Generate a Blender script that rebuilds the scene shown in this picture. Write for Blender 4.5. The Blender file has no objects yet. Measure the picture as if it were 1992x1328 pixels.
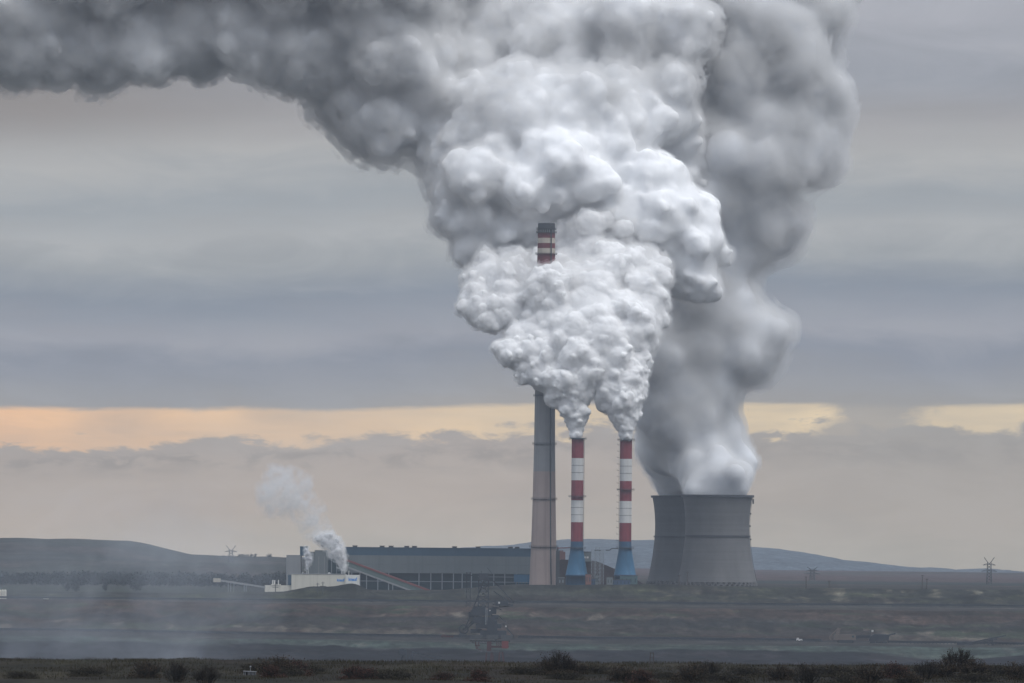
import bpy, bmesh, math, random
import numpy as np
from mathutils import Vector, Matrix

# ------------------------------------------------------------------ camera
SC = bpy.context.scene
COL = SC.collection
F, PX0, PY0, ZC = 12963.0, 996.0, 1072.0, 30.0      # focal length and optical axis in photo pixels, eye height
ROLL = math.radians(0.5)
cam_data = bpy.data.cameras.new('camera')
cam_data.sensor_width = 36.0
cam_data.lens = F / 1992.0 * 36.0
cam_data.shift_y = (PY0 - 664.0) / 1992.0
cam_data.clip_start, cam_data.clip_end = 1.0, 60000.0
cam = bpy.data.objects.new('camera', cam_data)
cam.location = (0, 0, ZC)
cam.rotation_euler = (math.pi / 2, -ROLL, 0)
COL.objects.link(cam)
SC.camera = cam

def W(px, py, d):
    """World point at distance d (metres along +Y) that the photograph shows at pixel (px, py)."""
    dx, dy = px - PX0, py - PY0
    c, s = math.cos(ROLL), math.sin(ROLL)
    return Vector(((dx * c + dy * s) * d / F, d, ZC - (-dx * s + dy * c) * d / F))

def lin(*c):
    return tuple((v / 255 / 12.92) if v / 255 <= .04045 else ((v / 255 + .055) / 1.055) ** 2.4 for v in c)

# ------------------------------------------------------------------ node helpers
class NT:
    def __init__(s, tree):
        s.t = tree; s.n = tree.nodes; s.l = tree.links
    def new(s, typ, **kw):
        n = s.n.new(typ)
        for k, v in kw.items():
            setattr(n, k, v)
        return n
    def put(s, sock, v):
        if v is None: return
        if hasattr(v, 'is_output') or isinstance(v, bpy.types.NodeSocket): s.l.new(v, sock)
        else:
            if sock.type == 'RGBA' and not isinstance(v, (int, float)) and len(v) == 3: v = (*v, 1)
            sock.default_value = v
    def math(s, op, a, b=None, c=None, clamp=False):
        n = s.new('ShaderNodeMath', operation=op, use_clamp=clamp)
        s.put(n.inputs[0], a); s.put(n.inputs[1], b); s.put(n.inputs[2], c)
        return n.outputs[0]
    def mix(s, f, a, b, blend='MIX'):
        n = s.new('ShaderNodeMix', data_type='RGBA', blend_type=blend)
        s.put(n.inputs[0], f); s.put(n.inputs[6], a); s.put(n.inputs[7], b)
        return n.outputs[2]
    def ramp(s, f, stops, interp='LINEAR'):
        n = s.new('ShaderNodeValToRGB'); cr = n.color_ramp; cr.interpolation = interp
        while len(cr.elements) < len(stops): cr.elements.new(0.5)
        for e, (p, c) in zip(cr.elements, stops):
            e.position = p; e.color = (*c, 1) if not isinstance(c, (int, float)) else (c, c, c, 1)
        s.put(n.inputs[0], f)
        return n.outputs[0]
    def noise(s, vec, scale, detail=4, rough=.55, dist=0, dim='3D'):
        n = s.new('ShaderNodeTexNoise', noise_dimensions=dim)
        s.put(n.inputs['Vector'], vec); n.inputs['Scale'].default_value = scale
        n.inputs['Detail'].default_value = detail; n.inputs['Roughness'].default_value = rough
        n.inputs['Distortion'].default_value = dist
        return n.outputs[0]
    def xyz(s, a=0., b=0., c=0.):
        n = s.new('ShaderNodeCombineXYZ')
        s.put(n.inputs[0], a); s.put(n.inputs[1], b); s.put(n.inputs[2], c)
        return n.outputs[0]
    def rng(s, v, a, b, c, d, smooth=False):
        n = s.new('ShaderNodeMapRange', interpolation_type='SMOOTHSTEP' if smooth else 'LINEAR')
        s.put(n.inputs[0], v)
        for i, k in enumerate((a, b, c, d)): n.inputs[i + 1].default_value = k
        return n.outputs[0]
    def scale(s, v, k):
        n = s.new('ShaderNodeVectorMath', operation='MULTIPLY')
        s.put(n.inputs[0], v); n.inputs[1].default_value = k
        return n.outputs[0]

# ------------------------------------------------------------------ sky, sun, exposure
HAZE_D, HAZE_TOP = 2.5e-5, 760.0
SUN_EL, SUN_AZ = math.radians(58), math.radians(132)   # azimuth clockwise from +Y: the light comes from behind the camera, right
world = bpy.data.worlds.new('World'); SC.world = world
world.use_nodes = True
nt = NT(world.node_tree); nt.n.clear()
out = nt.new('ShaderNodeOutputWorld'); bg = nt.new('ShaderNodeBackground')
nt.l.new(bg.outputs[0], out.inputs[0])
sky = nt.new('ShaderNodeTexSky', sky_type='NISHITA', sun_disc=False, sun_elevation=SUN_EL, sun_rotation=SUN_AZ)
tc = nt.new('ShaderNodeTexCoord'); sep = nt.new('ShaderNodeSeparateXYZ')
nt.l.new(tc.outputs['Generated'], sep.inputs[0])
sx, sy, sz = sep.outputs
hyp = nt.math('SQRT', nt.math('ADD', nt.math('MULTIPLY', sx, sx), nt.math('MULTIPLY', sy, sy)))
el = nt.math('DIVIDE', sz, nt.math('MAXIMUM', hyp, 1e-4))            # tangent of the elevation
az = nt.math('ARCTAN2', sx, sy)
E = lambda py: (1072.0 - py) / F / 0.1                                # photo row -> ramp position (ramp spans tan 0..0.1)
el10 = nt.math('MULTIPLY', nt.math('SUBTRACT', el, nt.math('MULTIPLY', az, 0.011)), 10.0)
v_str = nt.xyz(nt.math('MULTIPLY', az, 14.0), nt.math('MULTIPLY', el, 190.0), 3.7)
v_puf = nt.xyz(nt.math('MULTIPLY', az, 62.0), nt.math('MULTIPLY', el, 175.0), 9.1)
n_str = nt.noise(v_str, 1.0, 5, .55, .4)
n_puf = nt.noise(v_puf, 1.9, 7, .6, .3)
n_mot = nt.noise(nt.xyz(nt.math('MULTIPLY', az, 30.0), nt.math('MULTIPLY', el, 105.0), 6.3), 1.3, 6, .62, .6)
n_big = nt.noise(nt.xyz(nt.math('MULTIPLY', az, 9.0), nt.math('MULTIPLY', el, 26.0), 2.2), 1.0, 3, .5)
w1 = nt.math('ADD', nt.math('MULTIPLY', nt.math('SUBTRACT', n_str, .5), 0.06), nt.math('ADD', nt.math('MULTIPLY', nt.math('SUBTRACT', n_mot, .5), 0.075), nt.math('MULTIPLY', nt.math('SUBTRACT', n_big, .5), 0.16)))
el_w = nt.math('ADD', el10, w1)
D = 1.0
def S(r, g, b, k=1.0):
    return tuple(v * k for v in lin(r, g, b))
SKY_STOPS = [(0.0, S(179, 175, 170)), (E(980), S(177, 169, 164)), (E(900), S(173, 166, 163)), (E(790), S(157, 157, 160)),
    (E(760), S(153, 156, 163)), (E(690), S(138, 145, 159)), (E(640), S(154, 158, 169)), (E(565), S(137, 146, 160)),
    (E(500), S(159, 164, 170)), (E(450), S(172, 175, 179)), (E(390), S(159, 165, 172)), (E(300), S(175, 176, 178)),
    (E(230), S(160, 160, 165)), (E(140), S(155, 159, 169)), (E(30), S(172, 174, 183)), (1.0, S(174, 177, 187))]
SKY_AIR = (.346, .415, .528)                               # what the air in front of the sky adds when it is endless
base = nt.ramp(el_w, SKY_STOPS)
base = nt.mix(nt.math('MULTIPLY', nt.rng(az, .0, .06, 0, .45), nt.rng(el10, E(720), E(850), 0, 1, True)), base, S(157, 157, 155))
base = nt.mix(nt.math('MULTIPLY', nt.rng(az, -.02, -.07, 0, .7), nt.rng(el10, E(330), E(190), 0, 1, True)), base, S(140, 133, 131))
# glowing gap between the cloud decks, with a ragged lower edge
w_top = nt.math('ADD', el10, nt.math('ADD', nt.math('MULTIPLY', nt.math('SUBTRACT', n_str, .5), 0.03), nt.math('ADD', nt.math('MULTIPLY', nt.math('SUBTRACT', n_mot, .5), 0.03), nt.math('MULTIPLY', nt.math('SUBTRACT', n_big, .5), 0.02))))
w_bot = nt.math('ADD', el10, nt.math('ADD', nt.math('MULTIPLY', nt.math('SUBTRACT', n_puf, .47), 0.11),
                                     nt.math('MULTIPLY', nt.math('MINIMUM', az, 0.02), -0.30)))
g_top = nt.rng(w_top, E(799), E(783), 1, 0, True)
g_bot = nt.rng(w_bot, E(848), E(826), 0, 1, True)
n_gap = nt.noise(nt.xyz(nt.math('MULTIPLY', az, 38.0), nt.math('MULTIPLY', el, 300.0), 5.0), 1.0, 4, .5, .2)
n_hol = nt.rng(nt.noise(nt.xyz(nt.math('MULTIPLY', az, 20.0), nt.math('MULTIPLY', el, 30.0), 1.3), 1.0, 3), .36, .56, .55, 1, True)
gap = nt.math('MULTIPLY', nt.math('MULTIPLY', g_top, g_bot), nt.math('MULTIPLY', nt.rng(n_gap, .3, .62, .72, 1), n_hol))
gap = nt.math('MULTIPLY', gap, nt.rng(nt.math('ABSOLUTE', nt.math('SUBTRACT', nt.math('ADD', az, nt.math('MULTIPLY', nt.math('SUBTRACT', n_puf, .5), .02)), .0545)), .004, .0105, .10, 1, True))
glow = nt.ramp(nt.rng(az, -.08, .08, 0, 1), [(0, S(236, 194, 160)), (.35, S(246, 212, 174)), (.55, S(252, 226, 184)), (1, S(250, 226, 186))])
vis = nt.mix(gap, base, glow)
# darker scud just below the gap
scud = nt.math('MULTIPLY', nt.math('MULTIPLY', nt.rng(el10, E(935), E(880), 0, 1, True), nt.rng(w_bot, E(846), E(862), 0, 1, True)),
               nt.rng(n_puf, .42, .62, 0, .8, True))
vis = nt.mix(nt.math('MULTIPLY', scud, nt.rng(az, -.07, .03, 1, .35)), vis, S(132, 133, 137))
vis = nt.mix(nt.rng(n_mot, .3, .6, .20, 0), vis, (.20, .21, .24))
vis = nt.mix(nt.rng(n_mot, .5, .75, 0, .20), vis, (.44, .43, .43))
# undo the veil of the air in front of it (the real veil is the haze volume)
tr = nt.math('EXPONENT', nt.math('MULTIPLY', nt.math('MINIMUM', nt.math('DIVIDE', HAZE_TOP - 30.0, nt.math('MAXIMUM', el, 1e-4)), 21000.0), -HAZE_D))
airc = nt.mix(tr, (*SKY_AIR, 1), (0, 0, 0, 1))
raw = nt.mix(1.0, vis, airc, 'SUBTRACT')
inv = nt.math('DIVIDE', 1.0, tr)
n_v = nt.new('ShaderNodeVectorMath', operation='SCALE'); nt.l.new(raw, n_v.inputs[0]); nt.l.new(inv, n_v.inputs['Scale'])
low = nt.mix(1.0, n_v.outputs[0], (0.02, 0.02, 0.02, 1), 'LIGHTEN')
# the overcast dome above the frame: brighter towards the zenith
dome = nt.ramp(nt.math('ARCTANGENT', el), [(0, (.32, .345, .38)), (.12, (.37, .40, .45)), (.5, (.74, .80, .90)), (1, (1.40, 1.48, 1.62))])
dome = nt.mix(nt.rng(nt.noise(tc.outputs['Generated'], 3.0, 4), .3, .7, 0, .35), dome, (.48, .52, .59))
cl = nt.mix(nt.rng(el, .085, .14, 0, 1, True), low, dome)
nish = nt.scale(sky.outputs[0], (.1, .1, .1))
final = nt.mix(.94, nish, cl)
nt.l.new(final, bg.inputs[0]); bg.inputs[1].default_value = 1.0

sl = bpy.data.lights.new('sun', 'SUN'); sl.energy = 1.4; sl.angle = math.radians(35); sl.color = (1, .965, .92)
sun = bpy.data.objects.new('sun', sl); COL.objects.link(sun)
sd = Vector((math.sin(SUN_AZ) * math.cos(SUN_EL), math.cos(SUN_AZ) * math.cos(SUN_EL), math.sin(SUN_EL)))
sun.rotation_euler = sd.to_track_quat('Z', 'Y').to_euler(); sun.location = (0, 0, 500)

SC.view_settings.view_transform = 'Standard'; SC.view_settings.look = 'None'
SC.view_settings.exposure = 0.0; SC.view_settings.gamma = 1.0
SC.render.engine = 'CYCLES'
cy = SC.cycles
cy.max_bounces = 12; cy.diffuse_bounces = 4; cy.volume_bounces = 3; cy.transparent_max_bounces = 48
cy.use_denoising = True
cy.use_adaptive_sampling = True; cy.adaptive_threshold = 0.01

# ------------------------------------------------------------------ object helpers
def link(name, me, parent=None):
    o = bpy.data.objects.new(name, me); COL.objects.link(o)
    if parent is not None: o.parent = parent
    return o

def tag(o, label=None, cat=None, group=None, kind=None):
    if label: o['label'] = label
    if cat: o['category'] = cat
    if group: o['group'] = group
    if kind: o['kind'] = kind
    return o

def thing(name, loc, label, cat, group=None, rz=0):
    o = bpy.data.objects.new(name, None); COL.objects.link(o)
    o.location = loc; o.rotation_euler = (0, 0, rz); o.empty_display_size = 5
    return tag(o, label, cat, group)

class MB:
    """Collects shapes for ONE mesh; coordinates are local to the parent Empty."""
    def __init__(s): s.v, s.f, s.m = [], [], []
    def add(s, v, f, mi=0):
        b = len(s.v); s.v += [tuple(p) for p in v]; s.f += [tuple(i + b for i in q) for q in f]; s.m += [mi] * len(f)
    def box(s, x0, x1, y0, y1, z0, z1, mi=0):
        s.add([(x0, y0, z0), (x1, y0, z0), (x1, y1, z0), (x0, y1, z0), (x0, y0, z1), (x1, y0, z1), (x1, y1, z1), (x0, y1, z1)],
              [(0, 3, 2, 1), (4, 5, 6, 7), (0, 1, 5, 4), (1, 2, 6, 5), (2, 3, 7, 6), (3, 0, 4, 7)], mi)
    def bar(s, a, b, w, h=None, mi=0):
        a, b = Vector(a), Vector(b); h = h or w; d = (b - a).normalized()
        up = Vector((0, 0, 1)) if abs(d.z) < .95 else Vector((0, 1, 0))
        x = d.cross(up).normalized(); y = x.cross(d).normalized()
        c = [x * i * w / 2 + y * j * h / 2 for i, j in ((-1, -1), (1, -1), (1, 1), (-1, 1))]
        s.add([a + k for k in c] + [b + k for k in c], [(0, 3, 2, 1), (4, 5, 6, 7), (0, 1, 5, 4), (1, 2, 6, 5), (2, 3, 7, 6), (3, 0, 4, 7)], mi)
    def lathe(s, prof, n=40, cx=0, cy=0, mi=0, cap0=False, cap1=False, mids=None):
        """prof: (radius, z) upwards; mids: material of each ring."""
        v = [(cx + r * math.cos(2 * math.pi * i / n), cy + r * math.sin(2 * math.pi * i / n), z) for r, z in prof for i in range(n)]
        b = len(s.v); s.v += v
        for k in range(len(prof) - 1):
            for i in range(n):
                j = (i + 1) % n
                s.f.append((b + k * n + i, b + k * n + j, b + (k + 1) * n + j, b + (k + 1) * n + i)); s.m.append(mids[k] if mids else mi)
        if cap0: s.f.append(tuple(b + i for i in range(n))[::-1]); s.m.append(mi)
        if cap1: s.f.append(tuple(b + (len(prof) - 1) * n + i for i in range(n))); s.m.append(mi)
    def cone(s, a, b, r0, r1, n=6, mi=0):
        a, b = Vector(a), Vector(b); d = (b - a).normalized()
        up = Vector((0, 0, 1)) if abs(d.z) < .95 else Vector((0, 1, 0))
        x = d.cross(up).normalized(); y = x.cross(d).normalized()
        v = [p + (x * math.cos(2 * math.pi * i / n) + y * math.sin(2 * math.pi * i / n)) * r for p, r in ((a, r0), (b, r1)) for i in range(n)]
        s.add(v, [(i, (i + 1) % n, n + (i + 1) % n, n + i) for i in range(n)], mi)
    def prism(s, poly, y0, y1, mi=0):
        """poly: (x, z) outline counter-clockwise seen from -Y, given thickness along Y."""
        n = len(poly)
        s.add([(x, y0, z) for x, z in poly] + [(x, y1, z) for x, z in poly],
              [tuple(range(n)), tuple(range(2 * n - 1, n - 1, -1))] + [(i, n + i, n + (i + 1) % n, (i + 1) % n) for i in range(n)], mi)
    def build(s, name, mats, parent=None, smooth=False, loc=None):
        me = bpy.data.meshes.new(name); me.from_pydata(s.v, [], s.f)
        for m in (mats if isinstance(mats, (list, tuple)) else [mats]): me.materials.append(m)
        me.polygons.foreach_set('material_index', s.m)
        if smooth: me.polygons.foreach_set('use_smooth', [True] * len(s.f))
        me.update()
        o = link(name, me, parent)
        if loc is not None: o.location = loc
        return o

MATS = {}
def mat(name, col, rough=.85, var=.12, scale=.15, streak=0, metal=0, bump=0, dirt=None):
    """Painted / concrete / soil surface with worn, uneven colour (object coordinates in metres)."""
    if name in MATS: return MATS[name]
    m = bpy.data.materials.new(name); m.use_nodes = True
    k = NT(m.node_tree); b = k.n['Principled BSDF']
    t = k.new('ShaderNodeTexCoord').outputs['Object']
    n1 = k.noise(t, scale, 6, .65)
    c = k.mix(k.rng(n1, .3, .7, 0, 1), tuple(v * (1 - var) for v in col), tuple(min(1, v * (1 + var)) for v in col))
    if streak:
        n2 = k.noise(k.scale(t, (1, 1, .03)), scale * 6, 4, .6)
        c = k.mix(k.rng(n2, .48, .72, 0, streak), c, dirt or tuple(v * .45 for v in col))
    k.put(b.inputs['Base Color'], c); b.inputs['Roughness'].default_value = rough; b.inputs['Metallic'].default_value = metal
    b.inputs['Specular IOR Level'].default_value = .25
    if bump:
        bn = k.new('ShaderNodeBump'); bn.inputs['Strength'].default_value = bump; bn.inputs['Distance'].default_value = .5
        k.put(bn.inputs['Height'], k.noise(t, scale * 5, 6, .6)); k.put(b.inputs['Normal'], bn.outputs[0])
    MATS[name] = m
    return m

# value noise on plain arrays
def hash2(i, j, seed):
    h = (i.astype(np.int64) * 374761393 + j.astype(np.int64) * 668265263 + seed * 982451653) & 0x7fffffff
    h = ((h ^ (h >> 13)) * 1274126177) & 0x7fffffff
    h = ((h ^ (h >> 16)) * 461845907) & 0x7fffffff
    return ((h ^ (h >> 15)) & 0xffff) / 65535.0
def vn2(x, y, seed=0):
    x, y = np.broadcast_arrays(np.asarray(x, float), np.asarray(y, float))
    i, j = np.floor(x), np.floor(y); u, v = x - i, y - j
    u = u * u * (3 - 2 * u); v = v * v * (3 - 2 * v)
    a, b, c, d = hash2(i, j, seed), hash2(i + 1, j, seed), hash2(i, j + 1, seed), hash2(i + 1, j + 1, seed)
    return (a * (1 - u) + b * u) * (1 - v) + (c * (1 - u) + d * u) * v
def fbm2(x, y, seed=0, oct=5, g=.5):
    s, a, t = 0, 1, 0
    for o in range(oct):
        s = s + a * (vn2(np.asarray(x) * 2 ** o, np.asarray(y) * 2 ** o, seed + 17 * o) - .5); t += a; a *= g
    return s / t * 2

# ------------------------------------------------------------------ steam: signed-distance grids of billows, meshed by surface nets
def lattice(shape, cells, rng):
    """Smooth random field over a grid, about `cells` bumps along each axis, roughly -1..1."""
    c = [max(2, int(round(k))) for k in cells]
    a = rng.standard_normal([k + 3 for k in c]).astype(np.float32)
    for ax in range(3):
        n, k = shape[ax], c[ax]
        t = np.linspace(0, k - 1e-4, n); i = np.floor(t).astype(int); f = t - i
        w = np.stack([(1 - f) ** 3, 3 * f ** 3 - 6 * f ** 2 + 4, -3 * f ** 3 + 3 * f ** 2 + 3 * f + 1, f ** 3], 1) / 6
        M = np.zeros((n, k + 3), np.float32)
        for q in range(4): M[np.arange(n), i + q] += w[:, q]
        a = np.moveaxis(np.tensordot(M, a, axes=(1, ax)), 0, ax)
    return a

def surface_nets(Sd, org, h):
    ins = Sd < 0
    nx, ny, nz = Sd.shape
    cnt = np.zeros((nx - 1, ny - 1, nz - 1), np.int8)
    for i in (0, 1):
        for j in (0, 1):
            for k in (0, 1):
                cnt += ins[i:nx - 1 + i, j:ny - 1 + j, k:nz - 1 + k]
    act = (cnt > 0) & (cnt < 8)
    ix = np.argwhere(act)
    idx = np.full(act.shape, -1, np.int32); idx[act] = np.arange(len(ix))
    acc = np.zeros((len(ix), 3)); num = np.zeros(len(ix))
    cs = [(i, j, k) for i in (0, 1) for j in (0, 1) for k in (0, 1)]
    for a in range(8):
        for b in range(a + 1, 8):
            d = [cs[b][q] - cs[a][q] for q in range(3)]
            if sum(d) != 1 or min(d) < 0: continue
            va = Sd[ix[:, 0] + cs[a][0], ix[:, 1] + cs[a][1], ix[:, 2] + cs[a][2]]
            vb = Sd[ix[:, 0] + cs[b][0], ix[:, 1] + cs[b][1], ix[:, 2] + cs[b][2]]
            x = (va < 0) != (vb < 0)
            t = np.where(x, va / np.where(va == vb, 1, va - vb), 0)
            for q in range(3): acc[:, q] += np.where(x, cs[a][q] + d[q] * t, 0)
            num += x
    V = (ix + acc / num[:, None]) * h + np.asarray(org)
    faces = []
    for ax in range(3):
        s0 = [slice(None)] * 3; s1 = [slice(None)] * 3
        s0[ax] = slice(0, -1); s1[ax] = slice(1, None)
        o1, o2 = (ax + 1) % 3, (ax + 2) % 3
        A = ins[tuple(s0)]; B = ins[tuple(s1)]
        e = np.argwhere(A != B)
        m = (e[:, o1] > 0) & (e[:, o2] > 0) & (e[:, o1] < Sd.shape[o1] - 1) & (e[:, o2] < Sd.shape[o2] - 1)
        e = e[m]
        q = []
        for d1, d2 in ((1, 1), (0, 1), (0, 0), (1, 0)):
            p = e.copy(); p[:, o1] -= d1; p[:, o2] -= d2
            q.append(idx[p[:, 0], p[:, 1], p[:, 2]])
        q = np.stack(q, 1)
        fl = ins[e[:, 0], e[:, 1], e[:, 2]]
        q[~fl] = q[~fl][:, ::-1]
        faces.append(q)
    return V, np.concatenate(faces)

def np_mesh(name, V, Q, m, parent):
    me = bpy.data.meshes.new(name)
    me.vertices.add(len(V)); me.vertices.foreach_set('co', np.ascontiguousarray(V, np.float32).ravel())
    me.loops.add(Q.size); me.loops.foreach_set('vertex_index', Q.astype(np.int32).ravel())
    me.polygons.add(len(Q)); me.polygons.foreach_set('loop_start', np.arange(0, Q.size, 4, dtype=np.int32))
    me.polygons.foreach_set('use_smooth', np.ones(len(Q), bool))
    me.update(calc_edges=True); me.validate(); me.materials.append(m)
    return link(name, me, parent)

def grow(base, rng, rmin, plan):
    """Cauliflower: each billow carries smaller billows on its skin (mostly on the sides one can see)."""
    allp = [base]; cur = base
    for n, lo, hi in plan:
        P = np.repeat(cur, n, 0)
        d = rng.standard_normal((len(P), 3)); d /= np.linalg.norm(d, axis=1)[:, None]
        k = (d[:, 1] < .45)
        P, d = P[k], d[k]
        r = P[:, 3] * (lo + (hi - lo) * rng.uniform(0, 1, len(P)) ** 1.6)
        C = P[:, :3] + d * (P[:, 3] * rng.uniform(.78, 1.0, len(P)))[:, None]
        cur = np.column_stack([C, r]); cur = cur[r > rmin]
        allp.append(cur)
    return np.concatenate(allp)

def field(puffs, h, pad, margin, rng, warp, swirl, calm=None):
    lo = (puffs[:, :3] - puffs[:, 3:]).min(0) - pad; hi = (puffs[:, :3] + puffs[:, 3:]).max(0) + pad
    n = np.ceil((hi - lo) / h).astype(int) + 1
    Sd = np.full(n, 400.0, np.float32)
    ax = [lo[q] + h * np.arange(n[q]) for q in range(3)]
    for x, y, z, r in puffs:
        R = r + margin
        s = [slice(max(0, int((c - R - lo[q]) / h)), min(n[q], int((c + R - lo[q]) / h) + 2)) for q, c in enumerate((x, y, z))]
        dx = (ax[0][s[0]] - x) ** 2; dy = (ax[1][s[1]] - y) ** 2; dz = (ax[2][s[2]] - z) ** 2
        d = np.sqrt(dx[:, None, None] + dy[None, :, None] + dz[None, None, :]) - r
        v = Sd[s[0], s[1], s[2]]; np.minimum(v, d.astype(np.float32), out=v)
    L = n * h
    kz = 1.0 if calm is None else np.interp(ax[2], *calm).astype(np.float32)[None, None, :]
    Sd = twist(Sd, h, rng, swirl, kz)
    for size, amp in warp:
        n = lattice(Sd.shape, L / size, rng)
        Sd += kz * amp * (.55 - 1.5 * np.tanh(1.5 * np.abs(n))) if size < 20 else amp * n       # puffed skin with creases
    Sd[[0, -1]] = 9; Sd[:, [0, -1]] = 9; Sd[:, :, [0, -1]] = 9
    return Sd, lo, ax

def twist(Sd, h, rng, swirl, kz=1.0):
    """Turbulent stirring: read the field at displaced points, so that no billow stays a ball."""
    n = np.array(Sd.shape); L = n * h
    g = [np.broadcast_to(np.arange(n[q], dtype=np.float32).reshape([-1 if a == q else 1 for a in range(3)]), Sd.shape).copy() for q in range(3)]
    for size, amp in swirl:
        for q in range(3): g[q] += (amp / h) * kz * lattice(Sd.shape, L / size, rng)
    for q in range(3): np.clip(g[q], 0, n[q] - 1.001, out=g[q])
    i = [a.astype(np.int32) for a in g]; f = [a - b for a, b in zip(g, i)]
    fl = Sd.ravel(); b = (i[0] * n[1] + i[1]) * n[2] + i[2]
    out = np.zeros(Sd.shape, np.float32)
    for x in (0, 1):
        for y in (0, 1):
            for z in (0, 1):
                w = (f[0] if x else 1 - f[0]) * (f[1] if y else 1 - f[1]) * (f[2] if z else 1 - f[2])
                out += w * fl[b + ((x * n[1] + y) * n[2] + z)]
    return out

def blur(a):
    for ax in range(3):
        b = a.copy(); s0 = [slice(None)] * 3; s1 = [slice(None)] * 3; sm = [slice(None)] * 3
        s0[ax] = slice(0, -2); s1[ax] = slice(2, None); sm[ax] = slice(1, -1)
        b[tuple(sm)] = .25 * a[tuple(s0)] + .5 * a[tuple(sm)] + .25 * a[tuple(s1)]
        a = b
    return a

def steam_mat(name, col, r0, r1, z0, z1):
    m = bpy.data.materials.new(name); m.use_nodes = True
    k = NT(m.node_tree); b = k.n['Principled BSDF']
    b.inputs['Base Color'].default_value = (*col, 1)
    b.inputs['Roughness'].default_value = 1; b.inputs['Specular IOR Level'].default_value = 0
    b.inputs['Subsurface Weight'].default_value = 1
    b.inputs['Subsurface Radius'].default_value = (1, 1, 1)
    z = k.new('ShaderNodeSeparateXYZ'); k.put(z.inputs[0], k.new('ShaderNodeNewGeometry').outputs['Position'])
    k.put(b.inputs['Subsurface Scale'], k.rng(z.outputs[2], z0, z1, r0, r1))
    return m

def vapour_mat(name, col, dens, torn=None):
    """Thin scattering air; torn = (size of the wisps in metres, step in share of the automatic one) makes it ragged."""
    m = bpy.data.materials.new(name); m.use_nodes = True
    k = NT(m.node_tree); k.n.remove(k.n['Principled BSDF'])
    v = k.new('ShaderNodeVolumeScatter'); v.inputs['Color'].default_value = (*col, 1); v.inputs['Density'].default_value = dens
    v.inputs['Anisotropy'].default_value = 0.2
    if torn:
        t = k.new('ShaderNodeTexCoord').outputs['Object']
        n = k.noise(t, 1.0 / torn[0], 4, .62, .5)
        k.put(v.inputs['Density'], k.rng(n, torn[2], torn[2] + .16, 0, dens, True))
        m.cycles.volume_step_rate = torn[1]
    k.l.new(v.outputs[0], k.n['Material Output'].inputs['Volume'])
    return m

def puffs_px(rows, d0, rng, jit=.35):
    out = []
    for px, py, r, *dd in rows:
        d = d0(py) + (dd[0] if dd else 0); R = r * d / F
        p = W(px, py, d)
        out.append((p.x, p.y + rng.uniform(-jit, jit) * R, p.z, R))
    return np.array(out)

def shells(name, parent, Sd, lo, h, step, offs, mats, rng, wisp):
    """Thin vapour around a billow mass: nested closed skins of thin scattering air (they add up inwards)."""
    T = blur(Sd[::step, ::step, ::step]); hh = h * step
    g = [(lo[q] + hh * np.arange(T.shape[q])).reshape([-1 if a == q else 1 for a in range(3)]) for q in range(3)]
    off = offs(g[0], g[2])
    nz = lattice(T.shape, np.array(T.shape) * hh / 26, rng) * .6 + lattice(T.shape, np.array(T.shape) * hh / 11, rng) * .4
    ks = {1: (1.0,), 2: (1.0, .5), 3: (1.0, .66, .33), 5: (1.0, .8, .6, .4, .2)}[len(mats)]
    for kk, m in zip(ks, mats):
        o = off * kk
        U = (T - o - wisp * o * nz).astype(np.float32)
        U[[0, -1]] = 9; U[:, [0, -1]] = 9; U[:, :, [0, -1]] = 9
        V, Q = surface_nets(U, lo, hh)
        if len(V): np_mesh(name, V, Q, m, parent)

def sst_(x, a, b):
    t = np.clip((x - a) / (b - a), 0, 1); return t * t * (3 - 2 * t)
def zpx(py, d): return ZC + (1072 - py) * d / F

rg = np.random.default_rng(7)
H_UP = 1.8
UPSEED = 32
# --- plume of the two striped stacks: crisp lower column
LOW = [(1121, 845, 11), (1120, 833, 14), (1118, 818, 18), (1115, 800, 24), (1110, 782, 30), (1105, 765, 34), (1120, 760, 34), (1098, 745, 34),
       (1216, 847, 11), (1215, 834, 14), (1213, 819, 18), (1210, 802, 22), (1210, 785, 26), (1215, 770, 28), (1196, 778, 24), (1190, 765, 26), (1220, 745, 32), (1208, 735, 36),
       (1185, 745, 26), (1130, 725, 40), (1080, 728, 34), (1050, 722, 34), (1028, 735, 18), (1018, 715, 20), (1165, 715, 42), (1200, 700, 44), (1228, 700, 28),
       (1060, 690, 40), (1025, 690, 32), (995, 685, 28), (985, 690, 18), (1110, 680, 55), (1165, 670, 60), (1215, 660, 46), (1255, 662, 24), (1245, 640, 30),
       (1040, 650, 38), (1010, 655, 26), (1090, 635, 55), (1150, 620, 65), (1210, 615, 55), (1080, 600, 45), (1260, 600, 36), (1280, 590, 22), (1120, 570, 60), (1180, 560, 65),
       (1235, 560, 50), (1270, 545, 32), (1265, 575, 28), (1250, 520, 40), (1210, 500, 55), (1150, 510, 60), (1110, 520, 45), (1140, 460, 60), (1200, 450, 55), (1100, 470, 40, 10),
       (1030, 590, 34), (1000, 600, 38), (960, 600, 36), (935, 600, 30), (950, 622, 20), (930, 570, 28), (925, 545, 24), (950, 545, 42), (985, 555, 50), (1020, 560, 42), (950, 515, 30), (990, 515, 34),
       (1030, 525, 34), (1060, 555, 32, 8), (1070, 580, 30, 4), (1054, 518, 12, -52), (1077, 520, 13, -56), (1066, 531, 13, -54), (1050, 545, 20, -46), (1080, 550, 22, -48), (1062, 566, 20, -36), (1046, 580, 24, -30), (1085, 585, 26, -30), (1066, 600, 24, -18)]
rn = np.random.default_rng(21)
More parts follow.
